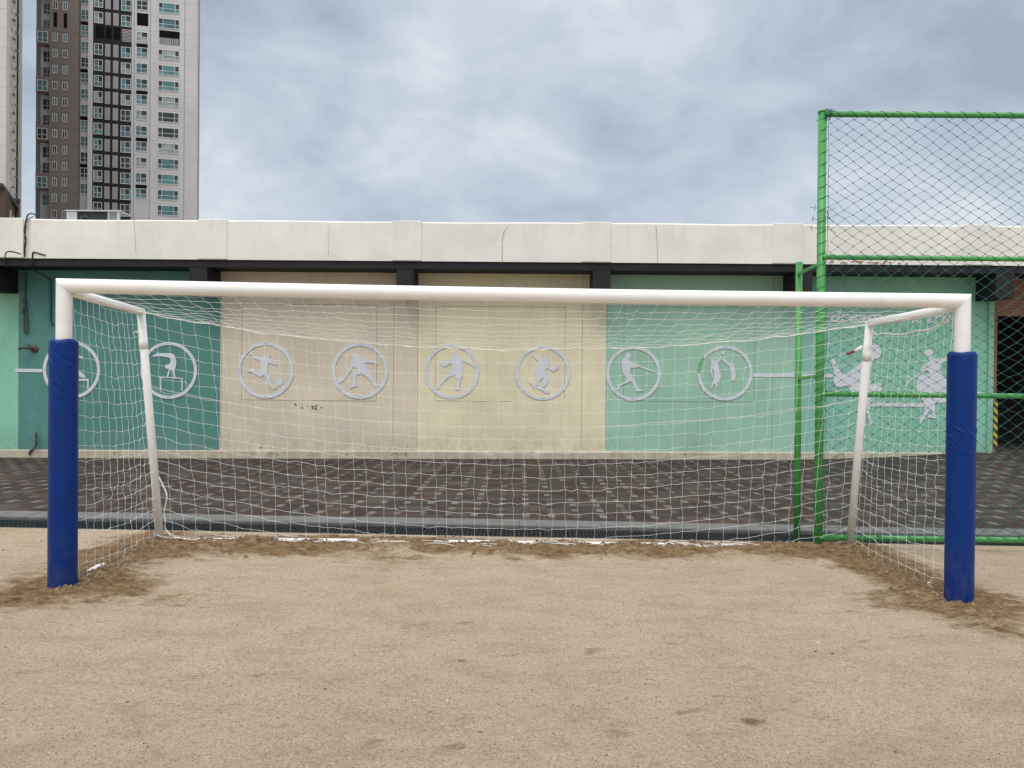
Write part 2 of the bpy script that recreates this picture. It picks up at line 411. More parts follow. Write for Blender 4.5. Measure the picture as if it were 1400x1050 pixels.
def mound(x, y):
    p = Vector((x, y)); h = dm = 0
    for i, (a, b_, w, hh, dmp) in enumerate(SEGS):
        q = p + (Vector((0, .15)) if i == 1 else Vector((0, .06)))
        d, t = seg_d(q, a, b_)
        nn = noise.noise(Vector((x * 1.7, y * 1.7, i * 7.3)))
        ww = w * (1.0 + .55 * nn)
        h = max(h, hh * math.exp(-(d / ww) ** 2) * (.75 + .8 * noise.noise(Vector((x * 3.1, y * 4.1, 3.3)))))
        dm = max(dm, dmp * math.exp(-(d / (ww * 1.6)) ** 2) * (.88 + .75 * noise.noise(Vector((x * 1.1, y * 1.6, 21 + i)))))
    for c, w, dd in ((LB, .50, .9), (RB, .46, 1.0)):
        dx = (x - c.x) * .62; dy = (y - c.y + .05)
        d = math.hypot(dx, dy)
        dm = max(dm, dd * math.exp(-(d / w) ** 2)); h *= 1 - .9 * math.exp(-(math.hypot(x - c.x, y - c.y) / .24) ** 2)
    for c, w, dd in SPOTS:
        d = math.hypot((x - c.x) * .7, (y - c.y) * 1.0); d *= 1 + .5 * noise.noise(Vector((x * 6, y * 6, 1)))
        dm = max(dm, dd * math.exp(-(d / w) ** 2))
    for a, b_, w, dd in STREAKS:
        if abs(p.y - a.y) > .5: continue
        d, t = seg_d(p + Vector((0, .05 * math.sin(x * 2.1 + a.x * 5))), a, b_)
        dm = max(dm, .95 * dd * math.exp(-(d / w) ** 2) * (.6 + .6 * noise.noise(Vector((x * 4, y * 4, a.x)))))
    return h, dm
def ground_z(x, y):
    z = SL * max(-14, min(14, x))
    if y < 8.1 and abs(x) < 12:
        h, dm = mound(x, y)
        rough = .004 + .020 * min(1, dm)
        f = noise.fractal(Vector((x * 6, y * 6, 0)), 1.0, 2.1, 5)
        f += .35 * noise.noise(Vector((x * 31, y * 31, 2)))
        z += h + f * rough + .006 * noise.noise(Vector((x * 1.3, y * 1.3, 9)))
        if dm > .3:
            z += max(0, noise.noise(Vector((x * 17, y * 17, 4))) - .15) * .045 * min(1, (dm - .3) * 2)
        return z, dm
    if y > 8.19 and y < 8.7: z -= .30
    elif y >= 8.7: z = -.5 if y < 17.5 else -.25
    return z, 0
xs = [-900, -400, -150, -60, -30, -18, -13, -11] + [-9 + i * .035 for i in range(int(18 / .035) + 1)] + [11, 13, 18, 30, 60, 150, 400, 900]
ys = [-600, -200, -60, -20, -6, 0, 1.5] + [2.6 + i * .032 for i in range(int((8.17 - 2.6) / .032) + 1)] + [8.185, 8.197, 8.70, 8.72, 9.2, 17, 30, 80, 200, 500, 1400]
V, A = [], []
for y in ys:
    for x in xs:
        z, d = ground_z(x, y); V.append((x, y, z)); A.append(d)
nx = len(xs)
Fc = [(j * nx + i, j * nx + i + 1, (j + 1) * nx + i + 1, (j + 1) * nx + i) for j in range(len(ys) - 1) for i in range(nx - 1)]
me = bpy.data.meshes.new('ground'); me.from_pydata(V, [], Fc)
at = me.attributes.new('damp', 'FLOAT', 'POINT'); at.data.foreach_set('value', A)
ground = structure(link('ground', me, 'sand', smooth=True))

# loose grit and clods on the sand: nobody could count it
bits = [[], [], [], []]
def stone(c, r, flat=.6):
    o = []
    for k in range(5):
        a = k * 2 * math.pi / 5 + random.random() * .6
        o.append(c + Vector((math.cos(a) * r * random.uniform(.7, 1.2), math.sin(a) * r * random.uniform(.7, 1.2), -r * .2)))
    o.append(c + Vector((random.uniform(-.3, .3) * r, random.uniform(-.3, .3) * r, r * flat)))
    return o, [(0, 1, 5), (1, 2, 5), (2, 3, 5), (3, 4, 5), (4, 0, 5)]
for i in range(5200):
    y = 2.9 + 5.1 * random.random() ** 1.5; x = random.uniform(-1, 1) * (y * .74 + .4)
    r = random.choice((.0022, .003, .004, .005)) * (1 + .08 * y)
    if random.random() < .012: r *= 2.2
    bits[random.choices((0, 1, 2), (5, 3, 2))[0]].append(stone(Vector((x, y, ground_z(x, y)[0] + .001)), r))
for i in range(2600):
    a, b_, w, hh, _ = SEGS[random.choices((0, 1, 2), (2, 5, 2))[0]]
    q = a.lerp(b_, random.random()) + Vector((random.gauss(0, .1), random.gauss(-.10, .16)))
    if q.y > 8.05: continue
    bits[1 if random.random() < .6 else 3].append(stone(Vector((q.x, q.y, ground_z(q.x, q.y)[0] + .002)), random.choice((.005, .007, .009, .012, .016, .026)) * random.uniform(.6, 1.2), .8))
MAT['grit_a'] = paint('grit_a', (.36, .29, .215), .9, .3, 40, 0)
MAT['grit_b'] = paint('grit_b', (.15, .10, .06), .95, .35, 40, 0)
MAT['grit_c'] = paint('grit_c', (.50, .45, .385), .9, .2, 40, 0)
MAT['grit_d'] = paint('grit_d', (.27, .185, .105), .95, .3, 40, 0)
vf = [join(*q) for q in bits]
me = bpy.data.meshes.new('sand_grit')
V, Fc = join(*vf); me.from_pydata([tuple(v) for v in V], [], Fc)
o = link('sand_grit', me, ['grit_a', 'grit_b', 'grit_c', 'grit_d'])
idx = [0] * len(vf[0][1]) + [1] * len(vf[1][1]) + [2] * len(vf[2][1]) + [3] * len(vf[3][1])
me.polygons.foreach_set('material_index', idx)
o['kind'] = 'stuff'; o['label'] = 'loose grit and small clods scattered over the pale sand'; o['category'] = 'grit'

MAT['weed'] = paint('weed', (.07, .15, .035), .7, .3, 30, 0)
def weed(px, py, n, h, label):
    c = G(px, py); c.z = ground_z(c.x, min(c.y, 8.1))[0]
    if c.y > 8.2: c.z = SL * c.x + .01
    V, Fc = [], []
    for _ in range(n):
        a = random.uniform(0, 6.28); l = h * random.uniform(.5, 1.2); w = .004
        d = Vector((math.cos(a), math.sin(a), 0)); q = Vector((-d.y, d.x, 0)) * w
        b0 = c + d * .01; m1 = b0 + d * l * .35 + Vector((0, 0, l * .6)); t1 = b0 + d * l * .9 + Vector((0, 0, l * .75))
        k = len(V); V += [b0 - q, b0 + q, m1 + q * 1.3, m1 - q * 1.3, t1]; Fc += [(k, k + 1, k + 2, k + 3), (k + 3, k + 2, k + 4)]
    tag(obj('weed', (V, Fc), 'weed'), label, 'weed')
weed(1394, 737, 14, .05, 'small green weed in the sand at the right picture edge near the drain')
weed(684, 722.5, 12, .045, 'tiny green weed growing between the kerb and the drain grating')
# ------------------------------------------------------------------ pavement, kerb, drain
XL, XR = -17.0, 17.0
def pave_back(x):
    pts = [(-17, -.10), (-10, -.09), (-3, -.03), (0, 0.0), (4, .03), (6.5, .06), (8.2, .13), (9.9, .25), (17, .28)]
    for (a, za), (b_, zb) in zip(pts, pts[1:]):
        if a <= x <= b_: return za + (zb - za) * (x - a) / (b_ - a)
    return 0
V = []; nX, nY = 68, 30
for j in range(nY + 1):
    y = YK1 + .002 + (YW + 3.2 - YK1) * j / nY
    for i in range(nX + 1):
        x = XL + (XR - XL) * i / nX
        t = min(1, (y - YK1) / (YW - YK1))
        V.append((x, y, lerp(SL * x + .02, pave_back(x), t)))
Fc = [(j * (nX + 1) + i, j * (nX + 1) + i + 1, (j + 1) * (nX + 1) + i + 1, (j + 1) * (nX + 1) + i) for j in range(nY) for i in range(nX)]
me = bpy.data.meshes.new('pavement'); me.from_pydata(V, [], Fc); structure(link('pavement', me, 'pavers'))
kb = []
x = XL
while x < XR:
    x2 = x + 1.0
    kb.append(([Vector((a, y, SL * a + z + dz)) for (y, z) in ((YK0, -.2), (YK1, -.2), (YK1, .024), (YK0 + .012, .024), (YK0, .012)) for a, dz in ((x + .003, 0), (x2 - .003, 0))], None))
    x = x2
kv = []
for vs, _ in kb:
    dz = random.gauss(0, .003)
    vs = [v + Vector((0, 0, dz)) for v in vs]
    kv.append((vs, [(0, 1, 3, 2), (2, 3, 5, 4), (4, 5, 7, 6), (6, 7, 9, 8), (8, 9, 1, 0), (0, 2, 4, 6, 8), (1, 9, 7, 5, 3)]))
structure(obj('kerb', join(*kv), 'kerb'))
dr = thing('drain_channel', 'long grey steel drain grating between the sand and the concrete kerb', 'drain', (0, YD0, 0))
tr_ = []
def sbox(x0, x1, y0, y1, z0, z1):   # box following the fall of the field
    vs, fs = box(x0, x1, y0, y1, z0, z1); return [v + Vector((0, 0, SL * v.x)) for v in vs], fs
obj('channel', join(sbox(XL, XR, YD0 + .001, YD0 + .03, -.28, -.004), sbox(XL, XR, YK0 - .07, YK0 - .002, -.28, -.012), sbox(XL, XR, YD0 + .03, YK0 - .07, -.29, -.24)), 'drain_dark', dr)
gg = []
for k in range(6):
    y = YD0 + .045 + k * (YK0 - .09 - YD0 - .045) / 5
    gg.append(sbox(XL, XR, y - .006, y + .006, -.05, -.006))
x = XL
while x < XR:
    gg.append(sbox(x - .004, x + .004, YD0 + .035, YK0 - .075, -.03, -.010)); x += .05
obj('grating', join(*gg), 'steel', dr)

# ------------------------------------------------------------------ school building
SB = thing('school_building', 'low school building with painted wall bays under a white parapet and black canopy edge', 'building', (0, YW, 0))
edges = [-17.0, PX(25, YW), PX(301, YW), PX(571, YW), PX(828, YW), PX(1092, YW), PX(1349, YW)]
for i, (mk, lb) in enumerate((('mint_bright', 'light mint green bay'), ('teal', 'dark teal bay with pale scuffs'), ('tan', 'tan bay'), ('cream', 'pale yellow bay'), ('mint', 'pale mint green bay'), ('mint_fade', 'mint green bay with painted table tennis figures'))):
    o = obj('wall_bay', box(edges[i], edges[i + 1], YW, YW + .3, -.3, ZB0 + .02), mk, SB); o['label'] = lb
pe = edges[6]
obj('corner_pilaster', box(pe, pe + .12, YW - .05, YW + .3, -.3, ZB0 + .02, .01), 'mint_edge', SB)
# plinth: a splayed footing strip
PV = []
xs_ = [XL, -10, -5, 0, 4, 6.5, 8, PX(1300, YW)]
for x in xs_:
    for y, z in ((YW - .055, -.3), (YW - .05, .150 + x * .0075), (YW - .001, .172 + x * .0075), (YW - .001, -.3)): PV.append(Vector((x, y, z + random.gauss(0, .003))))
PF = [(k * 4 + a, k * 4 + (a + 1) % 4, (k + 1) * 4 + (a + 1) % 4, (k + 1) * 4 + a) for k in range(len(xs_) - 1) for a in range(4)] + [(0, 1, 2, 3), tuple(4 * (len(xs_) - 1) + i for i in (3, 2, 1, 0))]
obj('plinth', (PV, PF), 'plinth', SB)
# joints of the filled-in openings
J = []
def vj(px, y0, y1, w=.008):
    a, b_ = P(px, y0, YW), P(px, y1, YW); J.append(box(a.x - w / 2, a.x + w / 2, YW - .0015, YW + .01, b_.z, a.z))
def hj(x0, x1, py, w=.008):
    a, b_ = P(x0, py, YW), P(x1, py + .0095 * (x1 - x0), YW); z = a.z; J.append(box(a.x, b_.x, YW - .0035, YW + .01, z - w / 2, z + w / 2))
for a, top in ((28, 330), (55, 412), (303.5, 330), (331, 416), (515.5, 418), (539, 330), (572, 330), (596.5, 419), (773, 420), (797, 330), (830.5, 330), (853.5, 420), (1033, 421), (1057.5, 330), (271, 330)):
    vj(a, max(top, 376), 612 if top == 330 else 546)
for a, b_, y in ((55, 245, 411), (331, 515, 415.5), (596, 773, 418.5), (853, 1033, 419.5), (331, 515, 546.5), (596, 700, 548), (853, 1033, 548)): hj(a, b_, y)
obj('joint_lines', join(*J), 'joint', SB)
# black canopy edge, soffit, brackets
obj('fascia_beam', box(XL, XR, YF, YF + .2, ZB0, ZB1, .012), 'black_paint', SB)
obj('soffit', box(XL, XR, YF + .2, YW + .3, ZB0 + .021, ZB1 - .01), 'black_paint', SB)
for px in (25, 301, 571, 828, 1092, 1349):
    x1 = PX(px, YW); 
    if px == 1349: x1 += .10
    obj('bracket', box(x1 - .38, x1, YF + .004, YW - .003, 3.62, ZB0 - .001, .012), 'black_paint', SB)
# parapet
def wavy(x): return .006 * math.sin(x * .9) + .004 * math.sin(x * 2.3 + 1)
PV = []; n = 90
for i in range(n + 1):
    x = XL + (XR - XL) * i / n
    for y, z in ((YF - .03, ZB1), (YF - .03, ZP - .03 + wavy(x)), (YF - .012, ZP + wavy(x)), (YF + .17, ZP + wavy(x)), (YF + .17, ZB1)): PV.append(Vector((x, y, z)))
PF = [(k * 5 + a, k * 5 + (a + 1) % 5, (k + 1) * 5 + (a + 1) % 5, (k + 1) * 5 + a) for k in range(n) for a in range(5)] + [(0, 1, 2, 3, 4), tuple(5 * n + i for i in (4, 3, 2, 1, 0))]
obj('parapet', (PV, PF), 'parapet', SB)
for c in (14, 291.5, 557, 815, 1076.5, 1336):
    x = PX(c, YF, 330)
    obj('parapet_pier', box(x - .32, x + .32, YF - .055, YF + .19, ZB1 + .002, ZP + .02, .022), 'parapet', SB)
# cracks and peeling
def zig(px0, py0, px1, py1, n, j, w):
    pl, pr = [], []
    for i in range(n + 1):
        t = i / n; q = P(lerp(px0, px1, t) + (random.uniform(-j, j) if 0 < i < n else 0), lerp(py0, py1, t), YF - .03)
        ww = w * random.uniform(.4, 1.2)
        pl.append((q.x - ww, q.z)); pr.append((q.x + ww, q.z))
    return slab(pl + pr[::-1], YF - .0335, YF - .02)
obj('crack', zig(695, 309, 688, 320, 4, .6, .006), 'crack', SB); obj('crack', zig(688, 320, 686, 360, 12, 1.2, .005), 'crack', SB)
obj('crack', zig(897, 309, 898, 330, 6, .8, .004), 'crack', SB); obj('crack', zig(898, 330, 899.5, 361, 9, 1.0, .004), 'crack', SB)
obj('crack', zig(183, 300, 186, 345, 9, .6, .0025), 'crack', SB); obj('crack', zig(450, 308, 449, 350, 9, .8, .0025), 'crack', SB)
def patch(px, py, r, Y, n=9, sq=.5):
    c = P(px, py, Y); m_ = r * Y / F; pts = []
    for k in range(n):
        a = 2 * math.pi * k / n; q = m_ * random.uniform(.45, 1.25); pts.append((c.x + math.cos(a) * q, c.z + math.sin(a) * q * sq))
    return slab(pts, Y - .0035, Y + .01)
pl = [patch(random.gauss(1180, 22), 359.3 + random.uniform(-2.2, 1.2), random.uniform(.8, 3.8), YF - .03) for _ in range(16)]
pl += [patch(random.gauss(1215, 18), 360.3 + random.uniform(-1, .8), random.uniform(.5, 1.5), YF - .03) for _ in range(12)]
for i, (v_, f_) in enumerate(pl): obj('peeling_paint', ([q + Vector((0, -.0004 * i, 0)) for q in v_], f_), 'peel', SB)
pl = [patch(random.choice((405, 415, 425, 430)) + random.gauss(0, 6), 555 + random.gauss(0, 2.2), random.uniform(.5, 2.0), YW, sq=.8) for _ in range(16)]
pl += [patch(1144 / 1.2 + random.gauss(-15, 3), 611, .9, YW) for _ in range(2)] + [patch(x, 612, 1.2, YW) for x in (357, 700)]
for i, (v_, f_) in enumerate(pl): obj('paint_chip', ([q + Vector((0, -.0004 * i, 0)) for q in v_], f_), 'chip', SB)
for i in range(44):
    px = random.choice((random.uniform(345, 380), random.uniform(410, 480), random.uniform(530, 560), random.uniform(20, 300), random.uniform(560, 1200)))
    v_, f_ = patch(px, 621.5 + (px - 700) * .0035 + random.uniform(-2, 2), random.uniform(.5, 1.9), YW - .051, 8, .6)
    obj('plinth_chip', ([q + Vector((0, -.0002 * i, 0)) for q in v_], f_), 'peel' if random.random() < .6 else 'chip', SB)
# roof, end walls, back
obj('roof', box(XL + .3, XR - .3, YF + .171, YW + 9, ZB1 + .01, ZB1 + .25), 'roofgrey', SB)
obj('rear_wall', join(box(XL, XL + .3, YW + .301, YW + 9.3, -.3, ZB1), box(XR - .3, XR, YW + .301, YW + 9.3, -.3, ZB1), box(XL + .3, XR - .3, YW + 9, YW + 9.3, -.3, ZB1)), 'parapet', SB)
# brick bay with open doorway
bx0 = pe + .12; dx0 = PX(1362.5, YW + .06); dx1 = dx0 + 3.0; dz = P(1380, 432, YW + .06).z
obj('brick_wall', join(box(bx0, dx0, YW + .06, YW + .3, -.2, ZB0 + .02), box(dx1, XR - .3, YW + .06, YW + .3, -.2, ZB0 + .02), box(dx0, dx1, YW + .06, YW + .3, dz, ZB0 + .02)), 'brick', SB)
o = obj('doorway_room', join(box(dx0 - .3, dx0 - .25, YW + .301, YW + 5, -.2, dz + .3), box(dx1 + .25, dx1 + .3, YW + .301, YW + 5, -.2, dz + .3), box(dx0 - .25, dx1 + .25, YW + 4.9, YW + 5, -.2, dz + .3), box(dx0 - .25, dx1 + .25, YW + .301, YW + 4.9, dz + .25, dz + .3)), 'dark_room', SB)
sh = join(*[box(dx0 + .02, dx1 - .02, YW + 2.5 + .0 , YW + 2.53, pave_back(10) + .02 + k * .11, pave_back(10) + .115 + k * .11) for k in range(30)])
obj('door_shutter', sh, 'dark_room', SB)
hz0, hz1 = P(1357.6, 612, YW + .05), P(1364, 550.5, YW + .05)
obj('hazard_strip', box(hz0.x, hz1.x, YW + .045, YW + .056, hz0.z, hz1.z), 'hazard', SB)

# ------------------------------------------------------------------ sport signs on the wall
def conv(poly, ox, oy, k, Y):
    out = []
    for a, b_ in poly:
        q = P(ox + a / k, oy + b_ / k, Y); out.append((q.x, q.z))
    return out
def ring(c, ro, ri, y0, y1, a0=0, a1=360, n=72):
    V, Fc = [], []
    full = (a1 - a0) >= 360
    m_ = n if full else n + 1
    for i in range(m_):
        a = R(a0 + (a1 - a0) * i / n); ca, sa = math.cos(a), math.sin(a)
        for r, y in ((ro, y0), (ri, y0), (ri, y1), (ro, y1)): V.append(Vector((c.x + ca * r, y, c.z + sa * r)))
    for i in range(n):
        j = (i + 1) % m_
        for a in range(4):
            b_ = (a + 1) % 4; Fc.append((i * 4 + a, i * 4 + b_, j * 4 + b_, j * 4 + a))
    if not full: Fc += [(0, 1, 2, 3), tuple(4 * n + i for i in (3, 2, 1, 0))]
    return V, Fc
YS0, YS1 = YW - .016, YW - .007
def screws(c, ro, ri):
    s = []
    for a in (12, 60, 88, 92, 135, 180, 225, 268, 272, 320):
        rr = (ro + ri) / 2; q = Vector((c.x + rr * math.cos(R(a)), YS0, c.z + rr * math.sin(R(a))))
        s.append(tube([q + Vector((0, -.003, 0)), q + Vector((0, .002, 0))], .009, 6))
    return s
def circ(cx, cy, r, n=24): return [(cx + r * math.cos(2 * math.pi * i / n), cy + r * math.sin(2 * math.pi * i / n)) for i in range(n)]
GRP = 'round sport signs on the painted wall'
def medallion(label, ox, oy, c, ro, ri, polys, gap=None, k=10.5):
    cc = P(ox + c[0] / k, oy + c[1] / k, YW - .03); ro *= YW / F / k; ri *= YW / F / k
    t = thing('sport_sign', label, 'wall sign', (cc.x, YW, cc.z), GRP)
    if gap: obj('ring', ring(cc, ro, ri, YS0, YS1, gap[1], gap[0] + 360), 'signgrey', t, smooth=False)
    else: obj('ring', ring(cc, ro, ri, YS0, YS1), 'signgrey', t)
    for q in screws(cc, ro, ri): obj('screw', q, 'pipe_metal', t)
    for a in (12, 88, 92, 190, 268, 320):
        ca, sa = (ro + ri) / 2 * math.cos(R(a)), (ro + ri) / 2 * math.sin(R(a))
        obj('spacer', tube([Vector((cc.x + ca, YS1 - .002, cc.z + sa)), Vector((cc.x + ca, YW + .004, cc.z + sa))], .02, 6), 'joint', t)
    parts = []
    for i, (nm, poly, sm) in enumerate(polys):
        pts = conv(smooth_poly(poly) if sm else poly, ox, oy, k, YW - .03)
        parts.append((nm, slab(pts, YS0 + .0012 * i, YS1 + .0012 * i)))
    names = []
    for nm, _ in parts:
        if nm not in names: names.append(nm)
    for nm in names: obj(nm, join(*[vf for n2, vf in parts if n2 == nm]), 'signgrey', t)
    if gap: obj('bare_segment', ring(cc, ro, ri, YW - .004, YW + .003, gap[0], gap[1], 16), 'green_ghost', t)
    return t
medallion('grey ring sign with gymnast on a bench, half hidden behind the left blue pad', 40, 455, (600, 530), 418, 372, [
    ('figure', [(420, 330), (560, 300), (640, 300), (685, 310), (735, 335), (765, 345), (755, 378), (720, 360), (640, 350), (590, 400), (620, 470), (690, 530), (760, 580), (805, 625), (790, 650), (740, 640), (640, 590), (540, 520), (470, 440), (440, 400)], 1),
    ('apparatus', [(400, 660), (850, 660), (850, 690), (400, 690)], 0), ('apparatus', [(825, 688), (848, 688), (842, 810), (825, 810)], 0), ('apparatus', [(420, 688), (442, 688), (438, 830), (420, 830)], 0)])
medallion('grey ring sign with gymnast doing a handstand, on teal wall', 180, 455, (527, 540), 410, 366, [
    ('figure', [(275, 345), (345, 300), (430, 293), (540, 290), (605, 308), (628, 370), (638, 430), (628, 500), (612, 520), (622, 640), (628, 662), (608, 662), (580, 560), (568, 525), (550, 530), (520, 637), (500, 638), (525, 530), (530, 522), (495, 515), (470, 490), (478, 462), (500, 455), (540, 452), (558, 400), (555, 365), (500, 350), (400, 335), (345, 340)], 1),
    ('apparatus', [(385, 624), (730, 650), (730, 664), (385, 640)], 0), ('apparatus', [(406, 632), (422, 632), (420, 820), (404, 820)], 0), ('apparatus', [(708, 655), (726, 655), (724, 835), (708, 835)], 0)])
medallion('grey ring sign with footballer kicking a ball, leftmost on tan wall', 310, 455, (555, 537), 405, 360, [
    ('figure', [(313, 290), (345, 287), (372, 312), (410, 350), (470, 352), (540, 348), (558, 315), (585, 300), (612, 310), (615, 345), (605, 380), (650, 408), (732, 440), (730, 465), (660, 450), (590, 432), (583, 470), (578, 540), (572, 580), (605, 610), (625, 650), (632, 700), (660, 775), (718, 780), (695, 800), (655, 815), (632, 780), (600, 730), (580, 665), (545, 620), (520, 600), (500, 632), (475, 635), (400, 590), (355, 562), (290, 568), (315, 545), (345, 520), (375, 532), (430, 560), (475, 570), (488, 540), (488, 470), (482, 420), (470, 405), (430, 385), (400, 375), (370, 330), (340, 312), (318, 320)], 1),
    ('ball', circ(748, 702, 56), 0)])
medallion('grey ring sign with table tennis player swinging a bat low, on tan wall', 440, 455, (545, 548), 402, 360, [
    ('figure', [(415, 290), (500, 290), (508, 345), (540, 355), (640, 385), (740, 402), (770, 405), (795, 430), (780, 458), (755, 440), (690, 432), (600, 428), (640, 500), (700, 600), (760, 700), (800, 765), (785, 790), (740, 755), (700, 690), (630, 625), (580, 592), (490, 600), (488, 660), (490, 730), (500, 770), (450, 780), (410, 797), (398, 785), (440, 755), (455, 720), (440, 650), (430, 580), (470, 550), (515, 520), (440, 485), (430, 520), (380, 590), (330, 665), (265, 725), (235, 710), (228, 670), (260, 645), (320, 630), (350, 580), (390, 510), (410, 450), (450, 385), (430, 340)], 1)])
medallion('grey ring sign with basketball player dribbling, on pale yellow wall', 565, 460, (555, 503), 393, 350, [
    ('figure', [(555, 240), (570, 210), (600, 205), (620, 235), (615, 275), (650, 280), (700, 315), (780, 345), (850, 385), (885, 420), (880, 450), (850, 425), (790, 385), (730, 362), (695, 355), (710, 440), (705, 500), (705, 560), (685, 620), (660, 690), (655, 760), (625, 772), (605, 755), (620, 700), (632, 615), (610, 600), (605, 555), (540, 570), (500, 590), (440, 650), (390, 705), (385, 730), (345, 762), (322, 742), (345, 710), (390, 660), (440, 600), (500, 540), (520, 480), (560, 440), (540, 385), (500, 405), (470, 430), (430, 435), (400, 415), (385, 375), (410, 340), (450, 330), (490, 360), (530, 335), (555, 300)], 1)])
medallion('grey ring sign with skateboarder crouching, on pale yellow wall', 690, 460, (548, 520), 393, 348, [
    ('figure', [(372, 250), (395, 255), (440, 290), (500, 322), (545, 335), (560, 300), (600, 290), (640, 315), (630, 370), (625, 400), (670, 445), (700, 470), (720, 430), (735, 390), (770, 405), (780, 440), (750, 470), (705, 510), (660, 485), (615, 455), (590, 470), (575, 500), (620, 510), (635, 560), (630, 640), (600, 690), (575, 730), (535, 735), (530, 690), (555, 640), (548, 570), (530, 620), (490, 645), (480, 700), (430, 715), (430, 685), (450, 640), (445, 560), (425, 490), (440, 440), (490, 405), (485, 360), (430, 310), (385, 268)], 1),
    ('skateboard', [(345, 655), (360, 650), (430, 700), (470, 725), (540, 735), (600, 765), (655, 795), (640, 818), (590, 815), (530, 770), (470, 745), (400, 750), (395, 738), (420, 722), (350, 668)], 1)])
medallion('grey ring sign with baseball batter swinging, on mint wall beside the yellow bay', 810, 460, (592, 530), 390, 346, [
    ('figure', [(475, 270), (490, 240), (515, 230), (545, 245), (558, 290), (530, 320), (525, 335), (560, 365), (600, 385), (650, 400), (700, 430), (660, 440), (600, 452), (560, 445), (540, 480), (545, 530), (580, 590), (620, 670), (650, 740), (690, 760), (728, 770), (715, 788), (620, 790), (615, 750), (590, 690), (550, 640), (500, 670), (430, 695), (395, 720), (378, 780), (355, 760), (360, 720), (345, 685), (400, 680), (460, 655), (490, 620), (480, 570), (440, 530), (425, 460), (420, 330), (440, 305), (470, 295)], 1),
    ('bat', [(680, 420), (780, 453), (903, 498), (893, 517), (760, 472), (680, 442)], 0)])
medallion('grey ring sign with two volleyball players, a piece of its ring missing', 940, 460, (540, 525), 393, 350, [
    ('figure', [(335, 330), (360, 315), (385, 330), (390, 350), (430, 345), (470, 300), (445, 265), (455, 250), (485, 290), (480, 330), (435, 380), (450, 440), (475, 520), (482, 590), (460, 640), (430, 660), (440, 740), (420, 730), (395, 680), (380, 680), (355, 740), (335, 755), (340, 710), (365, 650), (380, 600), (385, 500), (370, 470), (350, 460), (355, 500), (370, 560), (365, 610), (350, 570), (325, 500), (335, 440), (345, 390)], 1),
    ('figure', [(495, 340), (520, 310), (560, 350), (620, 400), (640, 380), (670, 390), (675, 430), (690, 500), (695, 580), (665, 640), (625, 630), (640, 560), (620, 480), (605, 430), (540, 380), (505, 350)], 1),
    ('ball', circ(515, 238, 26), 0)], gap=(143, 180))
def strip(px0, px1, py0, py1, label, name='connecting_strip'):
    a, b_ = P(px0, py1, YW - .03), P(px1, py0 + .0095 * (px1 - px0), YW - .03)
    o = obj(name, box(a.x, b_.x, YS0 + .004, YS1, a.z, b_.z), 'signgrey')
    tag(o, label, 'wall strip', 'grey strips joining the wall signs'); return o
strip(20, 57.0, 504, 508.6, 'short grey strip on the wall left of the left blue pad')
strip(1029.8, 1140, 510.2, 515.2, 'long grey strip on mint wall running behind the green posts')
strip(1191, 1265, 551.2, 555.6, 'grey strip forming the table between two table tennis players')
strip(1333, 1348, 536.2, 538.6, 'short grey strip at the corner right of the right blue pad')
def cutout(label, ox, polys):
    pp = conv(smooth_poly(polys), ox, 455, 7.5, YW - .03)
    o = obj('player_cutout', slab(pp, YS0, YS1), 'signgrey')
    return tag(o, label, 'wall figure', 'large table tennis players on the wall')
cutout('large grey table tennis player crouching with raised bat, behind the right goal leg', 1100, [(262, 285), (312, 262), (325, 315), (370, 380), (385, 425), (450, 410), (520, 355), (590, 305), (625, 268), (662, 245), (672, 222), (658, 190), (664, 155), (695, 125), (740, 117), (776, 145), (791, 200), (781, 250), (758, 270), (725, 262), (700, 300), (680, 380), (670, 470), (690, 540), (740, 510), (785, 520), (798, 570), (790, 600), (700, 610), (685, 640), (685, 720), (668, 800), (680, 890), (745, 940), (675, 945), (660, 890), (640, 800), (635, 720), (600, 650), (480, 605), (450, 550), (420, 540), (370, 560), (320, 545), (300, 500), (305, 380)])
cutout('large grey table tennis player in a skirt beside the right blue pad', 1200, [(482, 218), (486, 193), (505, 174), (537, 167), (564, 178), (572, 206), (558, 236), (575, 258), (605, 270), (640, 264), (690, 243), (750, 232), (757, 268), (702, 290), (658, 312), (642, 370), (636, 408), (692, 450), (735, 520), (748, 610), (750, 700), (690, 715), (590, 720), (590, 800), (612, 880), (520, 870), (515, 855), (570, 840), (545, 770), (500, 850), (470, 890), (430, 945), (440, 890), (480, 810), (490, 740), (445, 665), (410, 610), (395, 540), (420, 460), (450, 430), (545, 425), (510, 380), (470, 400), (400, 450), (330, 500), (310, 545), (295, 560), (300, 510), (360, 450), (430, 400), (480, 330), (545, 290), (520, 265), (500, 240)])

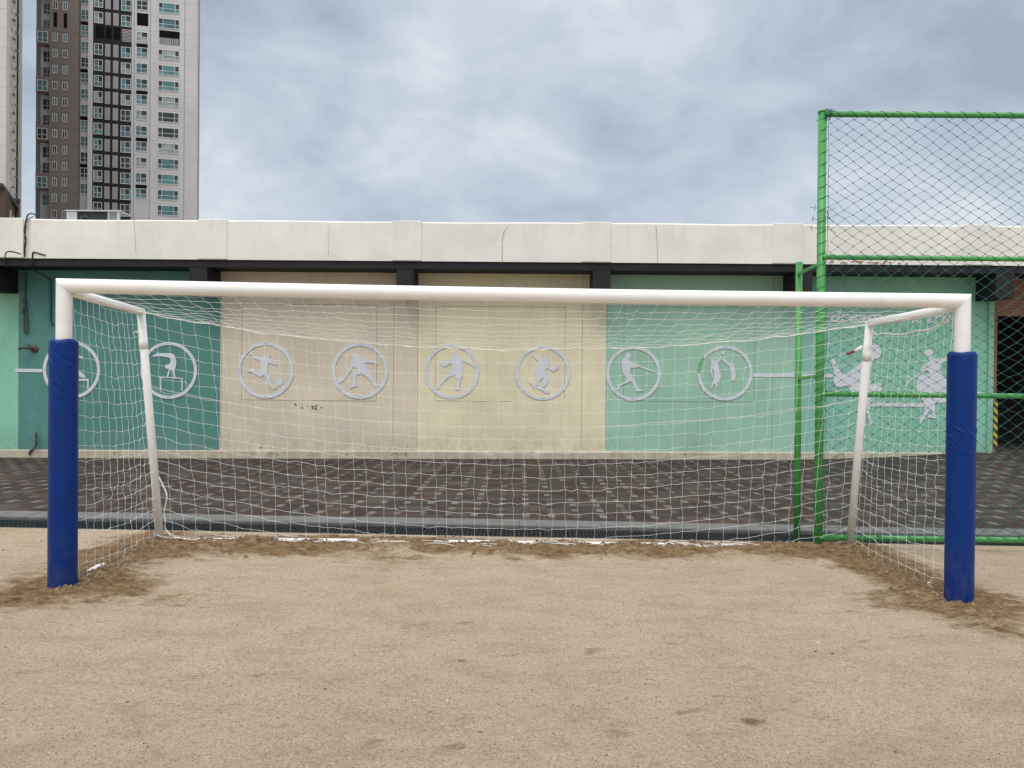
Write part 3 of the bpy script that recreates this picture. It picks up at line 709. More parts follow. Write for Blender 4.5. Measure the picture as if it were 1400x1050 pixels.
# lettering
WL = thing('wall_lettering', 'pale grey lettering reading dream come true, high on the mint wall', 'lettering', (PX(1220, YW), YW, 2.9))
def word(txt, px0, px1, pyb, xh):
    cu = bpy.data.curves.new('word', 'FONT'); cu.body = txt; cu.size = 1; cu.offset = .022; cu.extrude = .02; cu.shear = .22; cu.resolution_u = 4
    ob = bpy.data.objects.new('word', cu); COL.objects.link(ob)
    dg = bpy.context.evaluated_depsgraph_get(); me = bpy.data.meshes.new_from_object(ob.evaluated_get(dg))
    bpy.data.objects.remove(ob)
    mx0, mx1 = min(v.co.x for v in me.vertices), max(v.co.x for v in me.vertices)
    a, b_ = P(px0, pyb, YW), P(px1, pyb, YW); kx = (b_.x - a.x) / (mx1 - mx0); kz = xh * YW / F / .46
    for v in me.vertices:
        c = v.co.copy(); v.co = Vector((a.x + (c.x - mx0) * kx, YW - .004 - c.z * .3, a.z + c.y * kz)) - BASE[WL]
    o = link('word', me, 'signgrey', WL); o['label'] = 'the word ' + txt
word('dream', 1135, 1206, 440.0, 10.5); word('come', 1213, 1261, 440.8, 10.5); word('true', 1267, 1312, 441.6, 10.5)

# ------------------------------------------------------------------ fixtures on the left of the wall
def line(pts, Y): return [P(a, b_, Y if c is None else c) for a, b_, c in [(p + (None,))[:3] for p in pts]]
def smooth_line(pts, it=2):
    for _ in range(it):
        q = [pts[0]]
        for a, b_ in zip(pts, pts[1:]): q += [a.lerp(b_, .25), a.lerp(b_, .75)]
        pts = q + [pts[-1]]
    return pts
def cable(label, pts, Y, rad, mat='cable_black', name='cable', cat='cable', group=None):
    o = obj(name, tube(smooth_line(line(pts, Y)), rad, 7), mat, smooth=True); return tag(o, label, cat, group)
cable('black cable bundle hanging over the white parapet edge at far left', [(50, 294.5, YF + .05), (44, 291.5, YF + .02), (38, 293, YF - .07), (36, 299), (34, 309), (33, 318), (36, 327), (34, 340), (34, 352)], YF - .075, .015, group='cables on the parapet')
cable('thinner black cable beside the hanging bundle on the parapet', [(46, 296, YF + .02), (38, 299, YF - .06), (35, 306), (36, 314), (33, 325), (33, 348)], YF - .10, .009, group='cables on the parapet')
cable('black cable looping round the canopy edge at the far left corner', [(29, 347.5), (18, 344), (10, 343.5), (7, 348), (7.5, 358), (9, 366, YF + .1)], YF - .05, .015, group='cables under the parapet')
cable('black cable dropping from the canopy edge towards the teal wall', [(62, 349), (52, 346), (45, 344), (44, 350), (44, 366), (52, 373, YF + .3), (66, 379, YW - .06), (68, 392, YW - .05)], YF - .045, .014, group='cables under the parapet')
o = cable('short conduit pipe with hooked end on the teal wall above the left pad', [(67.5, 380), (68, 410), (67.5, 437), (68.5, 442), (72, 443)], YW - .045, .03, 'pipe_teal', 'conduit_pipe', 'pipe')
hs = thing('hanging_hose', 'rope-like hose hanging in a narrow loop on the teal wall', 'hose', P(34, 455, YW))
obj('hose_loop', tube(smooth_line(line([(34.5, 372), (34, 400), (33, 430), (32.5, 448), (34.5, 457), (37, 452), (36, 436), (34.8, 415)], YW - .05)), .018, 7), 'pipe_metal', hs, True)
obj('sleeve', tube(line([(33.4, 409), (33, 428)], YW - .06), .035, 8), 'pipe_metal', hs, True)
tp = thing('wall_tap', 'old metal water tap sticking out of the teal wall beside the left pad', 'tap', P(47, 477, YW))
q = P(47.5, 477, YW)
obj('flange', tube([q, q + Vector((0, -.03, 0))], .085, 16), 'rust', tp, True)
obj('body', tube(smooth_line([q, q + Vector((-.03, -.10, .0)), q + Vector((-.11, -.16, .02)), q + Vector((-.20, -.18, .03)), q + Vector((-.235, -.18, -.03))]), .03, 10), 'pipe_metal', tp, True)
obj('handle', join(tube([q + Vector((-.07, -.13, .0)), q + Vector((-.07, -.13, .09))], .018, 8), tube([q + Vector((-.13, -.13, .10)), q + Vector((-.01, -.13, .085))], .016, 8)), 'pipe_metal', tp, True)
cable('thin bent waste pipe running down the foot of the teal wall', [(49, 591), (49.5, 600), (49, 611), (44, 615), (41, 617), (40, 622)], YW - .075, .022, 'pipe_metal', 'waste_pipe', 'pipe')

# rooftop unit
Yr = YW + 1.2
ru = thing('rooftop_unit', 'white air conditioning unit with a dark front on the school roof', 'air conditioner', (PX(128, Yr, 292), Yr, ZB1 + .25))
a, b_ = P(91, 297, Yr), P(163, 287.5, Yr); z0, z1 = ZB1 + .25, b_.z
obj('casing', join(box(a.x, a.x + .25, Yr, Yr + .55, z0 + .35, z1 - .031), box(a.x + .25, b_.x - .28, Yr + .08, Yr + .55, z0 + .35, z1 - .031), box(b_.x - .28, b_.x - .25, Yr, Yr + .05, z0 + .35, z1 - .031), box(b_.x - .05, b_.x, Yr, Yr + .05, z0 + .35, z1 - .031), box(a.x - .02, b_.x + .02, Yr - .02, Yr + .57, z1 - .03, z1)), 'ac_white', ru)
obj('front_panel', box(a.x + .251, b_.x - .281, Yr + .03, Yr + .079, z0 + .36, z1 - .04), 'ac_dark', ru)
obj('fan', ring(Vector(((a.x + b_.x) / 2 - .2, 0, z1 - .25)), .12, .09, Yr + .01, Yr + .03), 'pipe_metal', ru)
obj('stand', join(*[box(x, x + .06, y, y + .06, z0, z0 + .35) for x in (a.x + .1, b_.x - .16) for y in (Yr + .1, Yr + .45)]), 'pipe_metal', ru)

# ------------------------------------------------------------------ football goal
GO = thing('football_goal', 'white football goal with sagging net and blue padded posts on the sand', 'goal', ((LB.x + RB.x) / 2, 6.03, gz((LB.x + RB.x) / 2)))
rp = .0605
def mitre_bar():
    n, V, Fc = 24, [], []
    d = (RT - LT).normalized()
    nseg = 24
    for s in range(nseg + 1):
        for k in range(n):
            th = 2 * math.pi * k / n; dy, dz = rp * math.cos(th), rp * math.sin(th)
            t = s / nseg; p = LT.lerp(RT, t); 
            if s == 0: p = LT + d * (-dz)
            if s == nseg: p = RT + d * dz
            sag = -.012 * math.sin(math.pi * t)
            V.append(p + Vector((0, dy, dz + sag)))
    for s in range(nseg):
        for k in range(n):
            k2 = (k + 1) % n; Fc.append((s * n + k, s * n + k2, (s + 1) * n + k2, (s + 1) * n + k))
    return V, Fc
obj('crossbar', mitre_bar(), 'white_tube', GO, True)
jp = LT.lerp(RT, (1196 - 85) / (1311 - 85)) + Vector((0, 0, -.004))
obj('joint_ring', tube([jp - Vector((.003, 0, 0)), jp + Vector((.003, 0, 0))], rp + .0012, 24), 'white_leg', GO, True)
def post(B, T, sgn):
    n, V, Fc = 24, [], []
    for k in range(n):
        th = 2 * math.pi * k / n; dx, dy = rp * math.cos(th), rp * math.sin(th)
        V.append(Vector((B.x + dx, B.y + dy, B.z - .3)))
    for k in range(n):
        th = 2 * math.pi * k / n; dx, dy = rp * math.cos(th), rp * math.sin(th)
        V.append(Vector((T.x + dx, T.y + dy, T.z - sgn * dx)))
    for k in range(n):
        k2 = (k + 1) % n; Fc.append((k, k2, n + k2, n + k))
    return V, Fc
obj('post', post(LB, LT, 1), 'white_tube', GO, True)
obj('post', post(RB, RT, -1), 'white_tube', GO, True)
def pad(B, ztop, seed, groups):
    rg = random.Random(seed); n, m_ = 96, 250; V, Fc = [], []
    z0 = B.z - .012; cr = []
    for zc, dz, cnt, amp, sl in groups:              # diagonal creases of the vinyl sleeve
        for _ in range(cnt):
            cr.append((rg.uniform(-2.9, -.3), zc + rg.uniform(-dz, dz), sl * rg.uniform(.6, 1.4), rg.uniform(.25, .6), amp * rg.uniform(.4, 1.1), rg.uniform(.009, .018)))
    for j in range(m_ + 1):
        z = z0 + (ztop - z0) * j / m_
        near = [c for c in cr if abs(z - c[1]) < .22]
        for k in range(n):
            th = 2 * math.pi * k / n - math.pi
            r = pad_r * (1 + .016 * noise.noise(Vector((math.cos(th) * 1.2, math.sin(th) * 1.2, z * 1.6 + seed))))
            for t0, zc, sl, ln, amp, w in near:
                u = th - t0
                if abs(u) > 1.6: continue
                d = (z - zc - sl * u * .11 - .02 * math.sin(u * 3)) / w
                r += amp * math.exp(-d * d - (u / ln) ** 2) - .5 * amp * math.exp(-(d - 1.9) ** 2 - (u / ln) ** 2)
            if j >= m_ - 2: r -= .004 * (j - m_ + 3)
            if j == 0: r -= .006
            V.append(Vector((B.x + r * math.cos(th), B.y + r * math.sin(th), z + (.005 * math.sin(th * 3 + seed) if j > m_ - 4 else 0))))
    for j in range(m_):
        for k in range(n):
            k2 = (k + 1) % n; Fc.append((j * n + k, j * n + k2, (j + 1) * n + k2, (j + 1) * n + k))
    c = len(V)
    for k in range(n):
        th = 2 * math.pi * k / n - math.pi; V.append(Vector((B.x + .055 * math.cos(th), B.y + .055 * math.sin(th), ztop - .006)))
    for k in range(n):
        k2 = (k + 1) % n; Fc.append((m_ * n + k, m_ * n + k2, c + k2, c + k))
    Fc.append(tuple(range(n)))
    return V, Fc
zpl, zpr = P(85, 464, 5.95).z, P(1312, 481, 6.0).z
obj('post_pad', pad(LB, zpl, 3, [(zpl - .13, .10, 9, .0055, -1.5), (zpl - .36, .14, 12, .0042, -1.5), (zpl - .75, .1, 3, .003, 1.3)]), 'pad', GO, True)
obj('post_pad', pad(RB, zpr, 5, [(1.30, .12, 9, .0042, -1.0), (1.30, .12, 6, .0042, 1.0), (1.6, .12, 5, .002, 1.6), (zpr - .04, .03, 3, .003, .3)]), 'pad', GO, True)
for T, q, Bq in ((LT, tl, bl), (RT, tr, br)):
    s = 1 if T is LT else -1
    a = T + Vector((s * .035, .03, -.045))
    obj('side_bar', tube([a, a.lerp(q, .5) + Vector((0, 0, -.004)), q], .040, 16), 'white_tube', GO, True)
    obj('back_leg', tube([q + Vector((0, .0, .02)), q.lerp(Bq, .5), Bq + Vector((0, 0, -.05))], .039, 16), 'white_leg', GO, True)
    obj('collar', tube([q.lerp(Bq, .115), q.lerp(Bq, .155)], .0425, 16), 'white_leg', GO, True)
zb = .004
obj('ground_bar', tube([bl + Vector((0, .02, zb)), bl.lerp(br, .25) + Vector((0, .02, zb + .012)), bl.lerp(br, .5) + Vector((0, .02, zb + .01)), br + Vector((0, .02, zb))], .036, 12), 'white_tube', GO, True)
for B, q in ((LB, bl), (RB, br)):
    obj('ground_bar', tube([B + Vector((0, 0, -.02)), B.lerp(q, .30) + Vector((0, 0, .014)), B.lerp(q, .55) + Vector((0, 0, -.012)), B.lerp(q, .8) + Vector((0, 0, .0)), q + Vector((0, 0, -.03))], .033, 12), 'white_tube', GO, True)
# --- net
NC = 53                                             # meshes across
NR = 19                                             # meshes down the back
def sagf(u): return 4 * u * (1 - u)
SAG = .325
wx = [random.uniform(-.010, .010) for _ in range(NC + 1)]
rowd = [0.0] + [random.gauss(0, .010) for _ in range(NR)]
def back_pt(i, j):                                   # i column, j row from the ridge down
    u = i / NC
    A_ = tl.lerp(bl, j / NR); B_ = tr.lerp(br, j / NR)
    p = A_.lerp(B_, u)
    loose = sagf(u) ** .9
    tuck = (1 - j / NR) ** .0
    p = p + Vector((wx[i] * (1 + j * .1), -.03 * loose, -SAG * loose * (1 + .42 * j / NR) + rowd[j] * loose))
    p.y += .10 * loose * math.sin(math.pi * j / NR)
    floor = gz(p.x) + .045 + .02 * noise.noise(Vector((u * 14, j, 2)))
    if p.z < floor:
        over = floor - p.z; p.z = floor + random.uniform(-.01, .02); p.y += -.25 * min(over, .5) + random.uniform(-.03, .03)
    return p + wob(.0055)
BK = [[back_pt(i, j) for i in range(NC + 1)] for j in range(NR + 1)]
NT = 9                                               # meshes along the roof
def top_pt(i, j):
    u = i / NC
    a = LT.lerp(RT, u) + Vector((0, .02, -.062 - .012 * math.sin(math.pi * u)))
    b2 = BK[0][i]; t = j / NT
    p = a.lerp(b2, t)
    p.z -= .06 * math.sin(math.pi * t) * (.25 + .75 * sagf(u)) * .8
    return p + (wob(.004) if 0 < j < NT else Vector())
TP = [[top_pt(i, j) for i in range(NC + 1)] for j in range(NT + 1)]
TP[NT] = BK[0]
NS = 12
def side_pt(T, B, tq, bq, s, i, j):
    u, t = i / NS, j / NR
    a = (T + Vector((s * .062, .03, -.07))).lerp(B + Vector((s * .10, .06, .03)), t); b2 = tq.lerp(bq, t)
    p = a.lerp(b2, u)
    bulge = math.sin(math.pi * u)
    p.x += s * .05 * bulge * math.sin(math.pi * t)
    p.z += -.05 * bulge * (1 - .4 * t) + (.028 * noise.noise(Vector((u * 5, j * 2.0, s * 4))) if 0 < i < NS else 0)
    if j == NR: p.z = gz(p.x) + .02 + random.uniform(0, .03)
    return p + (wob(.0035) if 0 < i else Vector())
SD = []
for T, B, tq, bq, s in ((LT, LB, tl, bl, 1), (RT, RB, tr, br, -1)):
    SD.append([[side_pt(T, B, tq, bq, s, i, j) for i in range(NS + 1)] for j in range(NR + 1)])
def strings(g, kink=.0065):
    L = []
    nr, nc = len(g), len(g[0])
    def poly(pts):
        out = [pts[0]]
        for a, b2 in zip(pts, pts[1:]):
            m2 = a.lerp(b2, random.uniform(.3, .7)) + wob(kink); m2.z -= kink * .6
            out += [m2, b2]
        return out
    for j in range(nr): L.append(poly(g[j]))
    for i in range(nc): L.append(poly([g[j][i] for j in range(nr)]))
    return L
def knots(g, r):
    out = []
    for row in g:
        for p in row: out.append(tube([p - Vector((r * 1.1, 0, 0)), p, p + Vector((r * 1.1, 0, 0))], r, 5, True, [r * .5, r, r * .5]))
    return join(*out)
RS = .00145
allg = [BK, TP] + SD
net = join(*[join(tubes(L_[:len(g)], RS, 4), tubes(L_[len(g):], RS * .84, 4)) for g, L_ in ((g, strings(g)) for g in allg)], *[knots(g, .0031) for g in allg])
obj('net', net, 'net_white', GO, False)
# thicker ropes: ridge, hems, lacing at the right top, slack end at the left leg
rp_ = [smooth_line(BK[0], 1)]
mid = BK[6]; rp_.append([p + Vector((0, -.01, .012 + .01 * math.sin(i * .7))) for i, p in enumerate(mid)])
obj('ridge_rope', tubes([rp_[0]], .0036, 6, True), 'rope', GO, True)
obj('stringing_rope', tubes([smooth_line(rp_[1], 1)], .0026, 5, True), 'rope', GO, True)
hem = [p + Vector((0, 0, .0)) + wob(.012) for p in BK[NR]]
obj('hem_rope', tubes([smooth_line(hem, 1), smooth_line([p + Vector((0, -.05, .01)) + wob(.02) for p in BK[NR]], 1)], .0042, 6, True), 'rope', GO, True)
q = [P(1191, 444, 7.36), P(1196, 459, 7.30), P(1207, 455, 7.18), P(1222, 457.5, 7.0), P(1238, 457.0, 6.85), P(1252, 452, 6.68), P(1262, 452, 6.55), P(1272, 450, 6.45), P(1285, 444, 6.3), P(1291, 438, 6.2), P(1296, 427, 6.1)]
o = obj('lacing_rope', tubes([smooth_line(q, 2)], .008, 6, True), 'rope', GO, True)
for (lx, ly, Yq) in ((190, 455, 7.40), (1185, 474, 7.44)):
    c = P(lx, ly, Yq); lp = [c + Vector((math.cos(a) * .05, math.sin(a) * .05, .012 * math.sin(a * 3))) for a in [k * math.pi / 7 for k in range(16)]]
    obj('tie', tubes([lp], .005, 5, True), 'rope', GO, True)
q = [P(216, 650, 7.68), P(222, 662, 7.66), P(228, 674, 7.6), P(228, 685, 7.6), P(223, 703, 7.62), P(227, 712, 7.6), P(224, 722, 7.65), P(234, 732, 7.6)]
obj('loose_rope', tubes([smooth_line(q, 2)], .0075, 6, True), 'rope', GO, True)
a, b_, c = P(1157.5, 484, 7.40), P(1168, 480, 7.40), P(1179, 474, 7.41)
obj('tag', tube([a, a.lerp(b_, .1), a.lerp(b_, .9), b_], .02, 8, True, [.008, .015, .015, .008]), 'red_tag', GO, True)['label'] = 'dark red end of the net tag'
obj('tag', tube([b_, b_.lerp(c, .3), b_.lerp(c, .8), c], .02, 8, True, [.009, .015, .018, .006]), 'white_tag', GO, True)['label'] = 'white end of the net tag'

# ------------------------------------------------------------------ green ball-stop fence
YP = 7.86
pb = P(1121, 744, YP)
FE = thing('ball_stop_fence', 'tall green steel ball-stop fence with dark green diamond netting behind the goal', 'fence', (pb.x, YP, gz(pb.x)))
xp = PX(1121, YP); ztop = P(1121, 153.5, YP).z; gzp = gz(xp)
XE = xp + 4.4
rpost = .044
obj('post', tube([(xp, YP, gzp - .3), (xp, YP, 2), (xp - .008, YP, ztop)], rpost, 18), 'green_paint', FE, True)
obj('post_cap', tube([(xp - .008, YP, ztop - .005), (xp - .008, YP, ztop + .012), (xp - .008, YP, ztop + .02)], .05, 18, True, [.048, .048, .03]), 'green_paint', FE, True)
obj('post', tube([(XE, YP, gz(XE) - .3), (XE, YP, ztop)], rpost, 18), 'green_paint', FE, True)
Ys = YP + .52
pp = P(1089.5, 729, Ys); zs = P(1088, 358.5, Ys).z
obj('stay_post', tube([(pp.x, Ys, gz(pp.x) - .3), (pp.x - .01, Ys, zs)], .0365, 16), 'green_paint', FE, True)
def rail(py, r, nm='rail'):
    z = P(1125, py, YP).z
    obj(nm, tube([(xp + .02, YP - .01, z), ((xp + XE) / 2, YP - .01, z - .004), (XE, YP - .01, z - .01)], r, 12), 'green_paint', FE, True)
    obj('clamp', tube([(xp + .022, YP - .045, z), (xp + .022, YP - .06, z)], .028, 10), 'green_paint', FE, True)
    return z
zr = [rail(y, r) for y, r in ((156.5, .031), (352.0, .026), (538.5, .029), (734.5, .031))]
for (y0, y1) in ((375, 362), (518, 514)):
    a = P(1088, y0, Ys) + Vector((.02, 0, 0)); b_ = P(1118, y1, YP)
    obj('brace', join(tube([a, b_], .022, 4)), 'green_paint', FE)
# diamond netting
dxn, dzn = .169, .1175
nxn, nzn = int((XE - xp - .05) / dxn), 40
zt = zr[0] - .01; zbm = zr[3] - .01; dzn = (zt - zbm) / nzn
def npt(i, j):                                   # half-cell lattice; i in half cells
    x = xp + .055 + i * dxn / 2; z = zt - j * dzn / 2
    t = j / (2 * nzn); pull = math.exp(-i / 5)
    z += .035 * math.sin(math.pi * t * 3) * pull * .6 - .03 * (1 - math.exp(-i / 8)) * math.sin(math.pi * ((t * 3) % 1))
    y = YP - .045 + .03 * math.sin(x * 1.3 + t * 4) * math.sin(math.pi * t)
    rr = random.Random(i * 7919 + j * 104729)
    return Vector((x + rr.gauss(0, .006) + .01 * math.sin(j * .31) * pull, y + rr.gauss(0, .004), z + rr.gauss(0, .006)))
L = []
I, Jm = 2 * nxn, 2 * nzn
for s in (1, -1):
    starts = [(i, 0) for i in range(0, I + 1, 2)] + ([(0, j) for j in range(2, Jm, 2)] if s == 1 else [(I, j) for j in range(2, Jm, 2)])
    for i, j in starts:
        pts = []
        while 0 <= i <= I and j <= Jm: pts.append(npt(i, j)); i += s; j += 1
        if len(pts) > 1: L.append(pts)
kn = []
for j in range(Jm + 1):
    for i in range(I + 1):
        if (i + j) % 2 == 0:
            p = npt(i, j); kn.append(tube([p - Vector((0, 0, .009)), p, p + Vector((0, 0, .007))], .007, 5, True, [.003, .0065, .003]))
obj('netting', join(tubes(L, .0023, 4), *kn), 'green_net', FE)
# lacing wound round post and rails
lc = []
pts = []; z = gzp + .1; th = 0
while z < ztop - .05:
    pts.append(Vector((xp + (rpost + .004) * math.cos(th), YP + (rpost + .004) * math.sin(th), z)))
    th += 2 * math.pi / 14; z += (.12 + .03 * noise.noise(Vector((z * 2, 0, 0)))) / 14
lc.append((pts, 'lacing'))
for zz in zr:
    pts = []; x = xp + .06; th = 0
    while x < XE - .05:
        pts.append(Vector((x, YP - .01 + .034 * math.cos(th), zz + .034 * math.sin(th) - .004 * (x - xp) / 2.2))); th += 2 * math.pi / 12; x += dxn / 12
    lc.append((pts, 'lacing'))
lc.append(([Vector((xp + .05 + random.uniform(-.006, .006), YP - .03, z)) for z in [gzp + .1 + k * .12 for k in range(int((ztop - gzp) / .12))]], 'edge_rope'))
q0 = Vector((xp, YP - .05, ztop - .04)); pts = []
for k in range(70): pts.append(q0 + Vector((random.uniform(-.055, .09), random.uniform(-.02, .10), random.uniform(-.05, .06))))
lc.append((pts, 'frayed_knot'))
for pts, nm in lc: obj(nm, tube(pts, .0028, 5), 'green_net', FE, True)
wl = []
for (a, b_) in ((284, 6), (301, 8), (312, 6), (289, -9), (299, -10), (311, -12)):
    p = P(1120, a, YP - .05); d = Vector((-.13 if b_ > 0 else .15, -.03, .0))
    q = [p, p + d * .6 + wob(.012), p + d + wob(.03)]; wl.append(q)
    wl.append([q[1] + Vector((0, 0, -.03)), q[1], q[1] + Vector((.01, 0, .035))])
for q in wl: obj('wire_tie', tube(q, .0026, 4), 'cable_black', FE)

# ------------------------------------------------------------------ apartment towers
def tower_plane(px, Y, th):
    o = P(px, 519, Y); o.z = 0
    ex = Vector((math.cos(th), math.sin(th), 0)); nn = Vector((-math.sin(th), math.cos(th), 0))
    def T(px, py):
        d = ray(px, py); t = (o - CAM).dot(nn) / d.dot(nn); q = CAM + d * t
        return (q - o).dot(ex), q.z
    return o, T
TH = R(13)
to, T = tower_plane(150, 126, TH)
AT = thing('apartment_tower', 'tall grey, brown and black apartment tower rising behind the school roof', 'apartment tower', to, rotz=TH)
pit = (T(75, 265.7)[1] - T(75, 46.3)[1]) / -10.0   # storey height from ten rows of small windows
def lb(x0, x1, y0, y1, z0, z1): return box(x0, x1, y0, y1, z0, z1)
Lx = lambda px: T(px, 150)[0]
zsm = T(75, 265.7)[1]; zww = T(230, 260.5)[1]; zdk = T(134, 837 / 3.282)[1]; zlg = T(113, 748 / 3.282)[1]; zl2 = T(193, 778 / 3.282)[1]; zbw = T(57, 796 / 3.282)[1]
ZTOP = 30 * pit
MAT['clad_grey'] = cladding('clad_grey', (.50, .51, .525), pit, zww + .3)
MAT['clad_brown'] = cladding('clad_brown', (.205, .175, .163), pit, zsm + .4, .7)
MAT['clad_black'] = cladding('clad_black', (.024, .026, .032), pit, zdk, .8)
MAT['clad_side'] = cladding('clad_side', (.30, .305, .32), pit, zww)
x_l, x_g, x_b0, x_b1, x_p, x_d0, x_d1, x_r = Lx(40.5), Lx(51), Lx(67.6), Lx(106.8), Lx(120), Lx(126.5), Lx(179.5), Lx(268.5)
obj('side_wing', lb(x_l, x_g, 2.5, 16, 0, ZTOP), 'clad_side', AT, local=True)
obj('wall', join(lb(x_g, x_b0, 1.3, 16, 0, ZTOP), lb(x_b1, x_p, 1.0, 16, 0, ZTOP), lb(x_p, x_d0, .0, 16, 0, ZTOP), prism([(x_d1, 0), (x_r, 0), (x_r - 1.6, 11), (x_d1, 11)], 0, ZTOP)), 'clad_grey', AT, local=True)
obj('wall', lb(x_b0, x_b1, -.1, 16, 0, ZTOP), 'clad_brown', AT, local=True)['label'] = 'brown wall strip'
obj('wall', lb(x_d0, x_d1, .12, 16, 0, ZTOP), 'clad_black', AT, local=True)['label'] = 'black wall strip'
obj('corner_pipe', tube([(x_r + .25, .6, 0), (x_r + .25, .6, ZTOP)], .12, 6), 'railing', AT, local=True)
obj('seam', join(*[lb(x - .05, x + .05, y - .03, y + .05, 0, ZTOP) for x, y in ((Lx(69.5), -.1), (Lx(183), 0), (Lx(205), 0), (Lx(252), 0))]), 'railing', AT, local=True)
def win_meshes(w, h, cols, rows, fr=.06):
    pane = lb(-w / 2, w / 2, -.02, .06, -h, 0)
    bars = [lb(-w / 2 - fr, w / 2 + fr, -.09, -.021, -fr * .5, fr), lb(-w / 2 - fr, w / 2 + fr, -.09, -.021, -h - fr, -h + fr * .5),
            lb(-w / 2 - fr, -w / 2 + fr * .4, -.088, -.022, -h + fr * .5, -fr * .5), lb(w / 2 - fr * .4, w / 2 + fr, -.088, -.022, -h + fr * .5, -fr * .5)]
    for c in cols: bars.append(lb(c * w - w / 2 - fr * .6, c * w - w / 2 + fr * .6, -.085, -.023, -h + fr * .5, -fr * .5))
    for r_ in rows: bars.append(lb(-w / 2 + fr * .4, w / 2 - fr * .4, -.08, -.024, -h * r_ - fr * .6, -h * r_ + fr * .6))
    return pane, join(*bars)
def sash(w, h, x0, x1, z0, z1):        # a dark open sash or blind-free pane
    return lb(-w / 2 + x0 * w, -w / 2 + x1 * w, -.0215, -.02, -h * z1, -h * z0)
PROTO = {}
def window(parent, nm, kind, x, y, z, w, h, cols, rows, var, dark=()):
    key = (kind, var)
    if key not in PROTO:
        pane, bars = win_meshes(w, h, cols, rows)
        p = obj(nm, pane, var, None); f = obj('frame', bars, 'win_frame', p, local=True); p.parent = parent
        if dark:
            d = obj('sash', join(*[sash(w, h, *q) for q in dark]), 'glass_dark', p, local=True)
        PROTO[key] = p
    else:
        src = PROTO[key]; p = src.copy(); COL.objects.link(p); p.parent = parent
        for ch in src.children:
            c = ch.copy(); COL.objects.link(c); c.parent = p
    p.location = (x, y, z); return p
def cx(a, b_): return (Lx(a) + Lx(b_)) / 2
def wd(a, b_): return Lx(b_) - Lx(a)
REF = 10                               # refuge storey counted from the lowest row in view
panels = []
